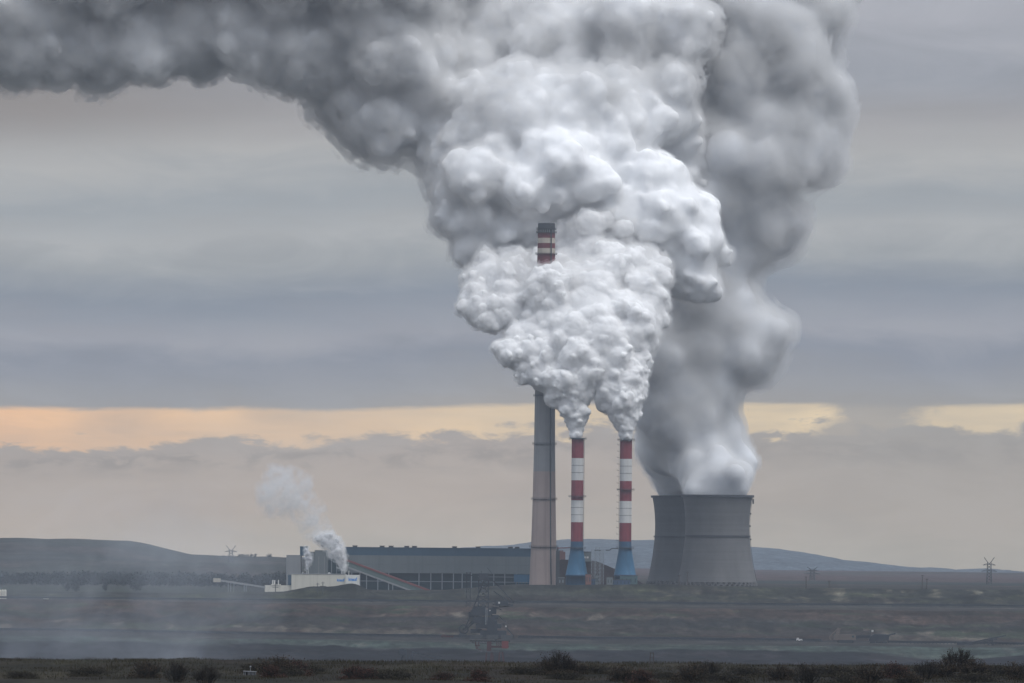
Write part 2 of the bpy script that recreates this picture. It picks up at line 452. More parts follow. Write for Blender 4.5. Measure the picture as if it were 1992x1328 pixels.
for edge in ([(850, 1110.5, 1133), (830, 1105, 1136), (810, 1096, 1141), (790, 1087, 1147), (770, 1070, 1154), (750, 1052, 1160), (730, 1040, 1162)],
             [(851, 1205, 1228), (835, 1199, 1231), (820, 1193, 1235), (800, 1182, 1243), (780, 1170, 1249), (760, 1164, 1250), (735, 1162, 1251), (710, 1160, 1252)]):
    e = np.array(edge, float)
    for py in np.arange(edge[0][0] - 3, edge[-1][0], -3.2):
        xl, xr = np.interp(-py, -e[:, 0], e[:, 1]), np.interp(-py, -e[:, 0], e[:, 2]); w = xr - xl; r = min(6.5 + (851 - py) * .075, w * .47)
        for q in range(2 + int(w / 16)):
            x = rn.uniform(xl + r * .9, xr - r * .9); hw = max(0, (w / 2 - r)); dx = x - (xl + xr) / 2
            LOW.append((x, py, r * rn.uniform(.85, 1.2), -math.sqrt(max(0, hw * hw - dx * dx)) * .46 * rn.uniform(.2, 1.0)))
LOW = [p for p in LOW if not (p[1] > 775 and p[2] > 12.5)] + [(1121, 842, 9), (1120, 826, 12), (1118, 806, 18), (1114, 788, 25), (1216, 843, 9), (1215, 826, 13), (1214, 806, 20), (1211, 788, 28)]
d_low = lambda py: 5962 + 112 * np.interp(py, [420, 500, 560, 620, 700, 860], [1.0, .92, .62, .32, .12, .0])
base = puffs_px(LOW, d_low, rg, .2)
pf = grow(base, rg, .9, [(12, .25, .6), (9, .2, .5)])
S_low, lo_low, _ = field(pf, .95, 7, 5, rg, [(15, 1.5), (8, 1.3), (4.2, .9), (2.3, .5)], [(28, 3.4), (11, 1.9), (4.5, .7)], ([130, 142, 165], [.25, .5, 1]))
plume = thing('steam_plume', W(1170, 860, 5960), 'huge bright white steam plume rising from the two striped stacks and drifting left', 'steam plume')
pm = plume.matrix_world
def under(o, par):
    o.parent = par; o.matrix_parent_inverse = Matrix.Translation(par.location).inverted()
    return o
V, Q = surface_nets(S_low, lo_low, .95)
under(np_mesh('column', V, Q, steam_mat('steam_low', (.80, .805, .815), 5, 9, 130, 300), None), plume)
n0 = len(COL.objects)
v_in = vapour_mat('vapour_low', (.96, .965, .97), .10)
shells('vapour', None, S_low, lo_low, .95, 2, lambda x, z: np.interp(z, [120, 160, 230, 300], [1.0, 2.0, 4.2, 6.0]) + 0 * x,
       [vapour_mat('vapour_low_torn', (.96, .965, .97), .22, (7, .14, .52)), v_in], rg, .8)
# --- the same plume higher up: wider, softer, bending away to the left
UP = [(1225, 250, 72, 20), (1262, 215, 80, 30), (1200, 200, 60, 20), (1200, 430, 85), (1110, 430, 75), (1030, 440, 75), (950, 440, 60), (905, 420, 50), (890, 380, 45), (920, 490, 34), (905, 512, 18), (960, 480, 40),
      (1280, 470, 65), (1330, 500, 58), (1352, 550, 32), (1368, 560, 20), (1320, 560, 28), (1350, 460, 46), (1300, 410, 70), (1335, 400, 40), (1270, 360, 66),
      (1180, 350, 90), (1080, 340, 105), (970, 340, 100), (890, 320, 50), (875, 350, 34), (885, 280, 45), (910, 235, 48), (940, 190, 50), (985, 150, 40), (1000, 230, 95),
      (1090, 240, 95), (1150, 240, 50), (1180, 290, 55), (1215, 330, 40),
      (900, 130, 110, 70), (960, 60, 120, 70), (1060, 80, 120, 80), (1160, 120, 100, 90), (1240, 160, 95, 90), (1300, 240, 85, 90), (1330, 300, 66, 80), (1360, 350, 40, 80), (1250, 60, 120, 90), (1330, 110, 90, 100),
      (850, 240, 60, 30), (830, 290, 34, 30), (820, 180, 90, 40), (770, 250, 60, 30), (740, 290, 34, 20), (710, 270, 34, 20), (700, 200, 80, 30), (660, 240, 28, 20), (640, 170, 70, 20), (760, 120, 110, 40),
      (590, 140, 66, 10), (545, 150, 45), (520, 165, 26), (560, 60, 100, 20), (660, 60, 110, 40), (480, 110, 60), (440, 120, 36), (420, 60, 85, 20), (360, 120, 66, 0), (310, 160, 40), (270, 140, 58), (330, 50, 95, 30),
      (225, 160, 40), (180, 140, 58), (110, 130, 62), (150, 60, 100, 20), (40, 130, 70), (240, 40, 100, 20), (50, 40, 110), (-30, 120, 80), (-60, 40, 110), (-150, 90, 100), (-240, 70, 110),
      (0, -64, 120, -22), (130, -64, 120, -22), (270, -64, 120, -22), (410, -64, 120, -22), (550, -64, 120, -22), (690, -64, 120, -17), (830, -64, 105, 55), (970, -64, 105, 85), (1110, -64, 105, 105), (1240, -64, 105, 115), (-150, -64, 120, -57)]  # unseen puffs above the frame, set forward at left to shade the drift
UP = [(p[0], p[1] - 42 * float(sst_(-p[0], -860, -600)), *p[2:]) for p in UP]
rg = np.random.default_rng(UPSEED)
d_up = lambda py: 6085 + 35 * np.interp(py, [0, 500], [1, 0])
base = puffs_px(UP, d_up, rg, .3)
pf = grow(base, rg, 2.6, [(12, .25, .6), (9, .2, .5)])
S_up, lo_up, _ = field(pf, H_UP, 26, 17, rg, [(34, 2.0), (18, 3.0), (9, 2.2), (5, 1.4)], [(70, 9), (26, 3.6), (11, 1.4)])
S_up = blur(S_up)
V, Q = surface_nets(S_up, lo_up, H_UP)
under(np_mesh('drift', V, Q, steam_mat('steam_up', (.87, .885, .91), 8, 13, 250, 420), None), plume)
def off_up(x, z):
    soft = np.clip(sst_(x, 40, -160) + sst_(z, 395, 480), 0, 1)
    return 4.2 + soft * 11.0
shells('vapour', None, S_up, lo_up, H_UP, 2, off_up, [vapour_mat('vapour_up_torn', (.962, .967, .975), .065, (17, .065, .55)),
       vapour_mat('vapour_up_mid', (.962, .967, .975), .09, (11, .065, .42)), vapour_mat('vapour_up', (.962, .967, .975), .075)], rg, .85)
for o in list(COL.objects)[n0:]:
    if o.name.startswith('vapour') and o.parent is None: under(o, plume)
# --- plume of the cooling towers: dull, broad and soft
CT = [(1375, 948, 46, -40), (1420, 946, 42, -45), (1303, 960, 20, 118), (1350, 958, 26, -45), (1390, 958, 30, -45), (1430, 958, 26, -45), (1291, 940, 24, 115), (1320, 935, 34, 100), (1350, 925, 44, -20), (1400, 922, 46, -40), (1440, 925, 22, -45), (1277, 902, 30, 100), (1270, 872, 34, 85), (1310, 865, 60, 50), (1340, 890, 50, 0), (1375, 860, 62), (1425, 890, 34),
      (1415, 840, 26), (1300, 810, 55), (1360, 810, 50), (1395, 820, 30), (1275, 790, 30), (1290, 760, 45), (1340, 760, 60), (1395, 740, 52), (1425, 745, 24), (1310, 700, 60), (1380, 680, 70), (1440, 690, 46), (1480, 700, 38), (1500, 690, 22), (1460, 650, 52),
      (1330, 640, 55), (1400, 610, 62), (1445, 610, 34), (1360, 570, 60), (1410, 550, 46), (1400, 500, 62), (1440, 470, 54), (1480, 420, 56), (1500, 400, 34), (1420, 420, 80), (1460, 350, 74), (1500, 320, 34),
      (1390, 340, 90), (1420, 260, 95), (1480, 240, 60, -10), (1500, 280, 40, -10), (1560, 300, 52, 20), (1590, 310, 40, 20), (1560, 250, 60, 20), (1610, 270, 34, 20), (1560, 180, 66, 20), (1600, 220, 40, 20), (1510, 120, 80), (1430, 150, 90), (1340, 170, 90, 20), (1340, 60, 110, 20),
      (1450, 50, 100), (1540, 60, 62, 10), (1580, 120, 40, 20), (1600, 30, 40, 20), (1440, -50, 90, 60), (1550, -40, 60, 60), (1320, -55, 90, 70), (1620, -20, 36, 40)]
rg = np.random.default_rng(77)
d_ct = lambda py: 6175 + 60 * np.interp(py, [0, 960], [1, 0])
base = puffs_px(CT, d_ct, rg, .25)
pf = grow(base, rg, 4, [(9, .3, .65), (8, .25, .5)])
S_ct, lo_ct, _ = field(pf, 2.4, 28, 21, rg, [(40, 3.0)], [(80, 9), (30, 5), (13, 1.5)])
S_ct = blur(blur(blur(S_ct)))
# steam leaves the towers through their mouths only, then spreads
gX, gY, gZ = [(lo_ct[q] + 2.4 * np.arange(S_ct.shape[q])).reshape([-1 if a == q else 1 for a in range(3)]) for q in range(3)]
rim = []
for px, d, row in ((1394.5, 6130.0, 965), (1335.5, 6290.0, 966)):
    c = W(px, row, d); c.x = W(px, 1142, d).x
    rim.append(np.hypot(gX - c.x, gY - d) - (68.2 * d / F - 1.2 + np.maximum(0, gZ - c.z) * 1.5) - np.maximum(0, gZ - c.z - 16) * 4 + np.maximum(0, c.z - 4 - gZ) * 3)
S_ct = blur(blur(np.maximum(S_ct, np.clip(np.minimum(*rim), -60, 60)).astype(np.float32)))
vap = thing('cooling_tower_plume', W(1370, 965, 6180), 'soft dull grey vapour plume billowing up from the cooling towers behind the white one', 'steam plume')
V, Q = surface_nets(S_ct, lo_ct, 2.4)
under(np_mesh('billows', V, Q, steam_mat('steam_ct', (.73, .75, .785), 14, 18, 80, 420), None), vap)
n0 = len(COL.objects)
shells('vapour', None, S_ct, lo_ct, 2.4, 2, lambda x, z: np.interp(z, [80, 92, 130, 200, 400, 520], [1.6, 5, 9, 10, 15, 20]) + 0 * x,
       [vapour_mat('vapour_ct_torn', (.972, .975, .98), .05, (34, .10, .45)), vapour_mat('vapour_ct_mid', (.972, .975, .98), .05, (24, .10, .38)), vapour_mat('vapour_ct', (.972, .975, .98), .07)], rg, .75)
for o in list(COL.objects)[n0:]:
    if o.name.startswith('vapour') and o.parent is None: under(o, vap)

# ------------------------------------------------------------------ ground: hilltop in front, open pit with benches, plant terrace, plain
def sst(x, a, b):
    t = np.clip((np.asarray(x, float) - a) / (b - a), 0, 1); return t * t * (3 - 2 * t)
PROF_D = [-260, 0, 200, 420, 700, 840, 990, 1012, 1150, 1500, 2000, 4480, 4640, 4850, 5140, 5350, 5735, 5850, 6800, 11500, 12500, 20500]
PROF_Z = [30, 28, 25, 20, 14.8, 13.6, 13.4, 13.0, 0, -48, -50, -50, -47.5, -36.7, -36.7, -14.4, -14.4, 0, 0, 0, -4, -36]
def ground_z(x, d, rough=True):
    x, d = np.broadcast_arrays(np.asarray(x, float), np.asarray(d, float))
    pit = sst(d, 4300, 4500) * (1 - sst(d, 5830, 5900))
    wob = pit * (26 * fbm2(x / 210, d * 0 + 3, 5, 4) + 16 * fbm2(x / 60, d / 400, 8, 3))
    e = d + wob
    z = np.interp(e, PROF_D, PROF_Z)
    left = np.interp(x, [-250, -165, -60, 4], [9.0, 6.5, 5.6, 0])
    z = z - left * sst(d, 5760, 5850) * (1 - sst(d, 6700, 7600))
    z = z + 3.2 * pit * sst(-x, -100, 480) * sst(d, 4700, 4900)*(1-sst(d,5300,5500))
    slope = np.maximum.reduce([np.exp(-((e - 5245) / 85) ** 2), np.exp(-((e - 4745) / 95) ** 2), .6 * np.exp(-((e - 5795) / 45) ** 2)])
    z = z - slope * 5.0 * np.abs(fbm2(x / 26 + 2 * fbm2(x / 90, d / 90, 3, 2), d / 130, 21, 4))
    z = z + sst(d, 4100, 4300) * (1 - sst(d, 4560, 4680)) * (9 * np.maximum(fbm2(x / 110, d / 70, 31, 4) + .12, -.3) + 2.2 * np.abs(fbm2(x / 22, d / 25, 33, 3)))
    for px, py, dd, h, sx_, sy_ in ((690, 1150, 5800, 7.6, 14, 30), (640, 1152, 5800, 5.0, 26, 30), (580, 1155, 5800, 2.0, 22, 30), (1290, 1145, 5835, 2.2, 60, 16), (1120, 1145, 5830, 1.6, 60, 20)):
        c = W(px, py, dd); z = z + h * np.exp(-((x - c.x) / sx_) ** 2 - ((d - dd) / sy_) ** 2)
    if rough:
        z = z + .5 * fbm2(x / 30, d / 30, 41, 4) * sst(d, 3000, 4400) * (1 - sst(d, 5850, 5950)) + .35 * fbm2(x / 9, d / 14, 43, 4) * (1 - sst(d, 1100, 1300)) * sst(d, 300, 600)
        z = z + 5 * fbm2(x / 900, d / 900, 47, 3) * sst(d, 7000, 9000) * (1 - sst(d, 12000, 13000))
    return z
def gz(x, d): return float(ground_z(x, d))

gx = np.concatenate([np.arange(-760, 761, 2.6)]); ext = []
q, st = 760, 3.0
while q < 8500: q += st; st *= 1.16; ext.append(min(q, 8500))
gx = np.concatenate([-np.array(ext)[::-1], gx, ext])
gd = np.concatenate([np.arange(-260, 780, 26), np.arange(780, 1016, 1.6), np.arange(1020, 1500, 24), np.arange(1500, 4080, 130), np.arange(4080, 4480, 8), np.arange(4480, 5880, 3.6),
                     np.arange(5880, 6900, 14), np.arange(6900, 12000, 90), np.arange(12000, 20600, 420)])
GX, GD = np.meshgrid(gx, gd, indexing='ij')
GZ = ground_z(GX, GD)
nx_, nd_ = GX.shape
I = np.arange(nx_ * nd_).reshape(nx_, nd_)
Q = np.stack([I[:-1, :-1], I[1:, :-1], I[1:, 1:], I[:-1, 1:]], -1).reshape(-1, 4)

def zone_colour(x, d):
    """Colour of the soil and the plants on it, zone by zone (belt shadow and ditch painted in as dark strips)."""
    n1 = fbm2(x / 160, d / 60, 61, 4); n2 = fbm2(x / 45, d / 22, 63, 4); n3 = fbm2(x / 420, d / 90, 65, 3); n4 = fbm2(x / 14, d / 20, 67, 3)
    n4 = .5 * n4 + .9 * fbm2(x / 9 + 1.5 * n2, d / 110, 69, 4)
    e = d + 26 * fbm2(x / 210, d * 0 + 3, 5, 4) + 16 * fbm2(x / 60, d / 400, 8, 3)
    c = np.zeros(x.shape + (3,))
    def lay(m, col):
        m = np.clip(m, 0, 1)[..., None]; c[:] = c * (1 - m) + np.array(col) * m
    lay(np.ones_like(x), (.040, .034, .021))
    f = 1 - sst(d, 1005, 1100)
    n5 = fbm2(x / 7, d / 26, 71, 4); n6 = fbm2(x / 2.5, d / 9, 73, 3)
    lay(f * sst(n5, -.2, .5), (.036, .034, .017)); lay(f * sst(-n5, .0, .6), (.034, .022, .015)); lay(f * sst(n6, .1, .6) * .6, (.060, .050, .030)); lay(f * sst(x, 0, 25) * sst(986 - d, 0, 30) * .7, (.020, .016, .014))
    p = sst(d, 1100, 1300)
    lay(p, (.012, .012, .018))
    lay(p * sst(d, 4100, 4300) * sst(n2 + .5 * n4, .12, .5) * .6, (.060, .050, .056))
    clay = sst(e + 20 * n2 + 46 * n1, 4790, 4806)
    lay(p * clay, (.072, .100, .086)); lay(p * clay * sst(n2, 0, .4), (.095, .118, .10)); lay(p * clay * sst(n4, .2, .5) * .8, (.135, .135, .12))
    lay(p * clay * sst(-n1, .15, .5) * .8, (.045, .058, .060))
    b2 = sst(e, 4845, 4870)
    lay(p * b2, (.052, .050, .050)); lay(p * b2 * sst(n2, .2, .5), (.085, .08, .068)); lay(p * b2 * sst(x, 300, 420) * sst(n2, .0, .25), (.17, .155, .115))
    s2 = sst(e, 5130, 5160)
    lay(p * s2, (.062, .054, .050)); lay(p * s2 * sst(n3, -.1, .25), (.086, .060, .050)); lay(p * s2 * sst(n2, .05, .35), (.060, .074, .046)); lay(p * s2 * sst(n4 + n1, .35, .7) * .9, (.16, .14, .115))
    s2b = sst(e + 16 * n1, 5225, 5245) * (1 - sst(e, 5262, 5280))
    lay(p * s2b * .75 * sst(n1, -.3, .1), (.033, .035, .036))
    b1 = sst(e, 5345, 5370)
    lay(p * b1, (.066, .058, .055)); lay(p * b1 * sst(n2, 0, .4), (.075, .072, .055)); lay(p * b1 * sst(e, 5640, 5700), (.105, .10, .095))
    s1 = sst(e, 5730, 5745)
    lay(p * s1, (.052, .054, .046)); lay(p * s1 * sst(n2, .0, .4), (.082, .090, .055)); lay(p * s1 * sst(n4, .1, .4) * sst(x, 60, 130) * (1 - sst(x, 480, 560)), (.15, .14, .105))
    lay(p * s1 * sst(-n1, .1, .4) * .7, (.045, .036, .033))
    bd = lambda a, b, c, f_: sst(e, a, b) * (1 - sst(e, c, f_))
    lay(p * bd(5640, 5655, 5700, 5715), (.020, .021, .025)); lay(p * bd(5520, 5545, 5630, 5642) * sst(n3 + .4 * n2, -.4, .1), (.12, .118, .108))  # dark strip by the upper belt paints in its shadow and ditch
    lay(p * bd(5068, 5080, 5122, 5134), (.019, .020, .025)); lay(p * bd(4965, 4985, 5050, 5064) * sst(n1 + .5 * n2, .0, .4), (.115, .11, .10))  # same painted shadow and ditch strip along the lower belts
    pl = sst(d, 5855, 5880)
    lay(pl, (.066, .062, .056)); lay(pl * sst(x, 200, 260) * sst(d, 6250, 6600), (.12, .088, .085)); lay(pl * sst(x, 200, 260) * sst(d, 6500, 6700) * (1 - sst(d, 7100 + 600 * n3, 7400 + 600 * n3)), (.05, .07, .065))
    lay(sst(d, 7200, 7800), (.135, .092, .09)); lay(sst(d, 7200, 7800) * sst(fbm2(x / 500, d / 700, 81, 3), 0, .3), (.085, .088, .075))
    lay(pl * (1 - sst(x, -280, -200)) * (1 - sst(d, 6600, 6900)), (.070, .082, .060))
    return c
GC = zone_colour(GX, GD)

def colour_mat(name, bump=.6, mul=(.28, 1.85), fine=.35):
    m = bpy.data.materials.new(name); m.use_nodes = True
    k = NT(m.node_tree); b = k.n['Principled BSDF']
    a = k.new('ShaderNodeAttribute', attribute_name='soil')
    t = k.new('ShaderNodeNewGeometry').outputs['Position']
    SOILK = .32
    n1 = k.noise(k.scale(t, (1, .5, 1)), .035, 8, .68, .6)
    n2 = k.noise(k.scale(t, (1, .35, .6)), fine, 6, .65)
    n4 = k.noise(k.scale(t, (1, .22, .7)), .13, 5, .62, .4)
    n3 = k.noise(k.scale(t, (.0045, .045, .07)), 1.0, 5, .6, .5)
    v = k.math('MULTIPLY', k.math('MULTIPLY', k.rng(n1, .3, .7, *mul), k.math('MULTIPLY', k.rng(n3, .32, .68, .6, 1.4), k.rng(n4, .3, .7, .45, 1.6))), k.rng(n2, .25, .75, .6 * SOILK, 1.4 * SOILK))
    c = k.mix(1.0, a.outputs['Color'], v, 'MULTIPLY')
    k.put(b.inputs['Base Color'], c); b.inputs['Roughness'].default_value = .95; b.inputs['Specular IOR Level'].default_value = .1
    bn = k.new('ShaderNodeBump'); bn.inputs['Strength'].default_value = bump; bn.inputs['Distance'].default_value = 2.0
    k.put(bn.inputs['Height'], n1); k.put(b.inputs['Normal'], bn.outputs[0])
    return m
def colour_mesh(name, V, Q, C, m):
    o = np_mesh(name, V, Q, m, None)
    a = o.data.color_attributes.new('soil', 'FLOAT_COLOR', 'POINT')
    a.data.foreach_set('color', np.column_stack([C.reshape(-1, 3), np.ones(len(V))]).astype(np.float32).ravel())
    return o
SOIL = colour_mat('soil')
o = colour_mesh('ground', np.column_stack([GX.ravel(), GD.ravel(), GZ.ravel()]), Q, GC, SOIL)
tag(o, 'brown and grey-green ground falling from a grassy hilltop into a terraced open pit mine', 'ground', kind='structure')

def hill(name, poly, d, front, back, label, colf, base=-10, n=260, m=30, rough=1.0, seed=0):
    px = np.array([p[0] for p in poly], float); py = np.array([p[1] for p in poly], float)
    xs = np.linspace(px[0], px[-1], n)
    tops = [W(a, b, d) for a, b in zip(xs, np.interp(xs, px, py))]
    X = np.array([t.x for t in tops]); Zt = np.array([t.z for t in tops])
    Zt = Zt + rough * (1.6 * fbm2(X / 60, X * 0, seed, 4))
    t = np.concatenate([np.linspace(-1, 0, m), np.linspace(0, 1, 10)[1:]])
    prof = np.where(t <= 0, sst(t, -1, 0) ** .8, 1 - sst(t, 0, 1))
    Y = d + np.where(t < 0, t * front, t * back)
    A, B = np.meshgrid(X, Y, indexing='ij')
    Z = base + (Zt[:, None] - base) * prof[None, :] + rough * 5 * fbm2(A / 160, B / 260, seed + 5, 4) * (prof * (1 - prof) * 4)[None, :]
    I = np.arange(A.size).reshape(A.shape)
    q = np.stack([I[:-1, :-1], I[1:, :-1], I[1:, 1:], I[:-1, 1:]], -1).reshape(-1, 4)
    o = colour_mesh(name, np.column_stack([A.ravel(), B.ravel(), Z.ravel()]), q, colf(A, B), SOIL)
    return tag(o, label, 'hill', kind='structure')
def col_near(a, b):
    n = fbm2(a / 220, b / 260, 91, 4); c = np.zeros(a.shape + (3,)); c[:] = (.10, .085, .075)
    w = sst(n, -.1, .25)[..., None]; c = c * (1 - w) + np.array((.062, .068, .055)) * w
    w = sst(fbm2(a / 90, b / 60, 93, 4), .15, .45)[..., None]; return c * (1 - w) + np.array((.045, .052, .048)) * w
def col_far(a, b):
    c = np.zeros(a.shape + (3,)); c[:] = (.13, .165, .20)  # pale blue of the distance haze is mixed into the hill colour
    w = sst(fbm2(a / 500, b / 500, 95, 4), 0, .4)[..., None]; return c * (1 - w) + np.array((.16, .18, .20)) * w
hill('near_hill', [(-900, 1060), (-400, 1049), (0, 1047), (150, 1048), (250, 1051.5), (290, 1059), (330, 1069), (370, 1078), (420, 1081), (520, 1082), (600, 1087), (700, 1096), (820, 1108)], 8600, 1500, 900,
     'long low hill with a flat top sloping down to the right behind the dark wood', col_near, base=-11, seed=3)
hill('low_ridge', [(-900, 1090), (-100, 1086), (80, 1083), (200, 1090), (330, 1092), (450, 1095), (560, 1100), (700, 1110)], 7500, 600, 400, 'low hazy rise at the foot of the flat topped hill', col_near, base=-11, seed=13)
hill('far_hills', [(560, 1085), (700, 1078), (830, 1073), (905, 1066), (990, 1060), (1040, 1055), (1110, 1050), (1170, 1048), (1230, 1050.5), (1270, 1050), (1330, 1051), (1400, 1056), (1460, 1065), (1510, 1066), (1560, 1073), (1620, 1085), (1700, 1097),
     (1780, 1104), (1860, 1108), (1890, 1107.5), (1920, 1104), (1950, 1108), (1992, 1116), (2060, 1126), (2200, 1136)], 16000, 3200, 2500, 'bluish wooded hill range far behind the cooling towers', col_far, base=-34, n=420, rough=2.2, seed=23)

# ------------------------------------------------------------------ the power station
CONC = mat('concrete', (.27, .27, .275), .9, .10, .03, .5)
CONC_PINK = mat('concrete_pinkish', (.36, .285, .26), .9, .10, .03, .55)
CAP = mat('cap_metal', (.055, .06, .07), .7)
STEEL = mat('dark_steel', (.06, .065, .07), .7, .2)
RED = mat('red_paint', (.21, .034, .045), .6, .22, .05, .55)
DARKRED = mat('old_red_paint', (.15, .04, .05), .7, .15, .05, .4)
WHITE = mat('white_paint', (.60, .60, .59), .6, .08, .05, .55, dirt=(.36, .35, .33))
CREAM = mat('cream_paint', (.46, .42, .36), .7, .08, .05, .35)
BLUE = mat('blue_paint', (.03, .115, .21), .6, .18, .05, .45)
BLUE_D = mat('deep_blue_paint', (.026, .075, .14), .6, .12, .05, .25)
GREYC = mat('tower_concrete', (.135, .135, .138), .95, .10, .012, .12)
CLAD = mat('grey_cladding', (.16, .18, .185), .8, .08, .03, .25)
CLAD_L = mat('pale_cladding', (.25, .26, .27), .8, .08, .03, .25)
ROOF = mat('blue_grey_roof', (.04, .085, .13), .6, .12, .05)
GLASSY = mat('dark_glazing', (.025, .05, .06), .35, .3, .08)
PALE = mat('pale_steel', (.22, .245, .265), .6)
BRICK = mat('brick_red', (.20, .10, .085), .9, .15, .05)
def lifts(m, step=.55):
    k = NT(m.node_tree); b = k.n['Principled BSDF']; src = b.inputs['Base Color'].links[0].from_socket
    t = k.new('ShaderNodeTexCoord').outputs['Object']
    n = k.noise(k.scale(t, (.012, .012, .55)), 1.0, 3, .6); p = k.noise(k.scale(t, (.05, .05, .02)), 1.0, 5, .65)
    v = k.math('MULTIPLY', k.rng(n, .3, .7, .9, 1.06), k.rng(p, .3, .7, .84, 1.14))
    k.put(b.inputs['Base Color'], k.mix(1.0, src, v, 'MULTIPLY'))
lifts(GREYC)
GREYC_D = mat('shaded_tower_concrete', (.105, .107, .113), .95, .10, .012, .15); lifts(GREYC_D)  # rear tower's darker copy, with the shade it stands in painted into the colour
COAL = mat('coal', (.05, .035, .035), .95, .3, .06, bump=.6)
CONV_RED = mat('faded_red_roof', (.19, .075, .072), .7, .2, .08)
CONV_SIDE = mat('greenish_cladding', (.11, .15, .145), .8, .1, .05)

def loc(base, px, py):
    """Offset (x, z) of a photo pixel from a thing's base, at the thing's distance."""
    p = W(px, py, base.y); return p.x - base.x, p.z - base.z
def k_(d): return d / F

def ring(parent, name, r, z, proud, hgt, m, cx=0, rail=True, n=40):
    b = MB(); b.lathe([(r - .02, z), (r + proud, z), (r + proud, z + .25), (r - .02, z + .25)], n, cx)
    if rail:
        for i in range(n):
            a = 2 * math.pi * i / n; x, y = (r + proud - .08) * math.cos(a), (r + proud - .08) * math.sin(a)
            b.bar((cx + x, y, z + .2), (cx + x, y, z + hgt), .09)
        for h in (hgt * .55, hgt):
            b.lathe([(r + proud - .12, z + h - .06), (r + proud, z + h - .06), (r + proud, z + h + .06), (r + proud - .12, z + h + .06), (r + proud - .12, z + h - .06)], n, cx)
        for i in range(0, n, 4):
            a = 2 * math.pi * (i + .5) / n
            b.bar((cx + r * math.cos(a), r * math.sin(a), z - 1.3), (cx + (r + proud) * math.cos(a), (r + proud) * math.sin(a), z), .12)
    return b.build(name, m, parent)

# --- tall chimney
D = 6000.0; s = k_(D)
base = W(1057, 1138, D); base.z = 0
ch = thing('chimney', base, 'very tall tapered concrete chimney with a red and cream banded top', 'chimney')
H = lambda py: (W(1060, py, D).z - base.z)
pr = [(1138, 28.0), (1120, 26.9), (1100, 26), (1062, 24.6), (1000, 23), (970, 22.4), (917, 21.4), (862, 20.5), (768, 19.8), (600, 18.2), (545, 17.7), (501, 17.4), (493, 17.3), (483, 17.2), (473, 17.1), (463, 17.0), (452, 16.9), (446, 16.8), (434, 16.6)]
rr = lambda py: float(np.interp(-py, [-a for a, _ in pr], [b for _, b in pr])) * s
rows = [(rr(p), max(-1.0, H(p))) for p, _ in pr]; rows[0] = (rows[0][0], -1.0)
b = MB(); b.lathe(rows, 64, mids=[1] * 6 + [0] * 3 + [3, 4, 4, 3, 4, 3, 4, 5, 5])
r1, zt = rows[-1]
b.lathe([(r1, zt), (r1 * .82, zt), (r1 * .82, zt - 12)], 64, mi=5)
sh = b.build('shaft', [CONC, CONC_PINK, RED, CREAM, DARKRED, CAP], ch, smooth=False)
for f in sh.data.polygons: f.use_smooth = abs(f.normal.z) < .5
b = MB(); nb = 28
for i in range(nb):                                             # pale openings of the crown under the dark cap
    a0 = 2 * math.pi * (i + .22) / nb; a1 = 2 * math.pi * (i + .78) / nb; R = rr(449) + .12
    z0, z1 = H(452.2), H(446.8)
    v = [(R * math.cos(a), R * math.sin(a), z) for z in (z0, z1) for a in (a0, a1)]
    b.add(v, [(0, 1, 3, 2)])
b.build('crown_opening', CONC, ch)
for py, pd in ((446, 1.2), (452.8, 1.5), (494.5, 1.8), (560, 1.5), (770, 1.5), (864, 1.5), (971, 1.5), (1064, 1.7)):
    ring(ch, 'gallery', rr(py), H(py), pd, 1.5, STEEL)
b = MB(); R = lambda py: rr(py) + .35
ang = -1.02
pts = [(R(p) * math.cos(ang), R(p) * math.sin(ang), max(-.8, H(p))) for p in range(1137, 440, -12)]
for p0, p1 in zip(pts, pts[1:]): b.bar(p0, p1, 1.15, .5)
b.build('ladder', STEEL, ch)
for i in range(8):
    b = MB(); a = 2 * math.pi * i / 8 + .2; b.bar((r1 * math.cos(a), r1 * math.sin(a), zt), (r1 * math.cos(a), r1 * math.sin(a), zt + 2.2), .12); b.build('lightning_rod', STEEL, ch)

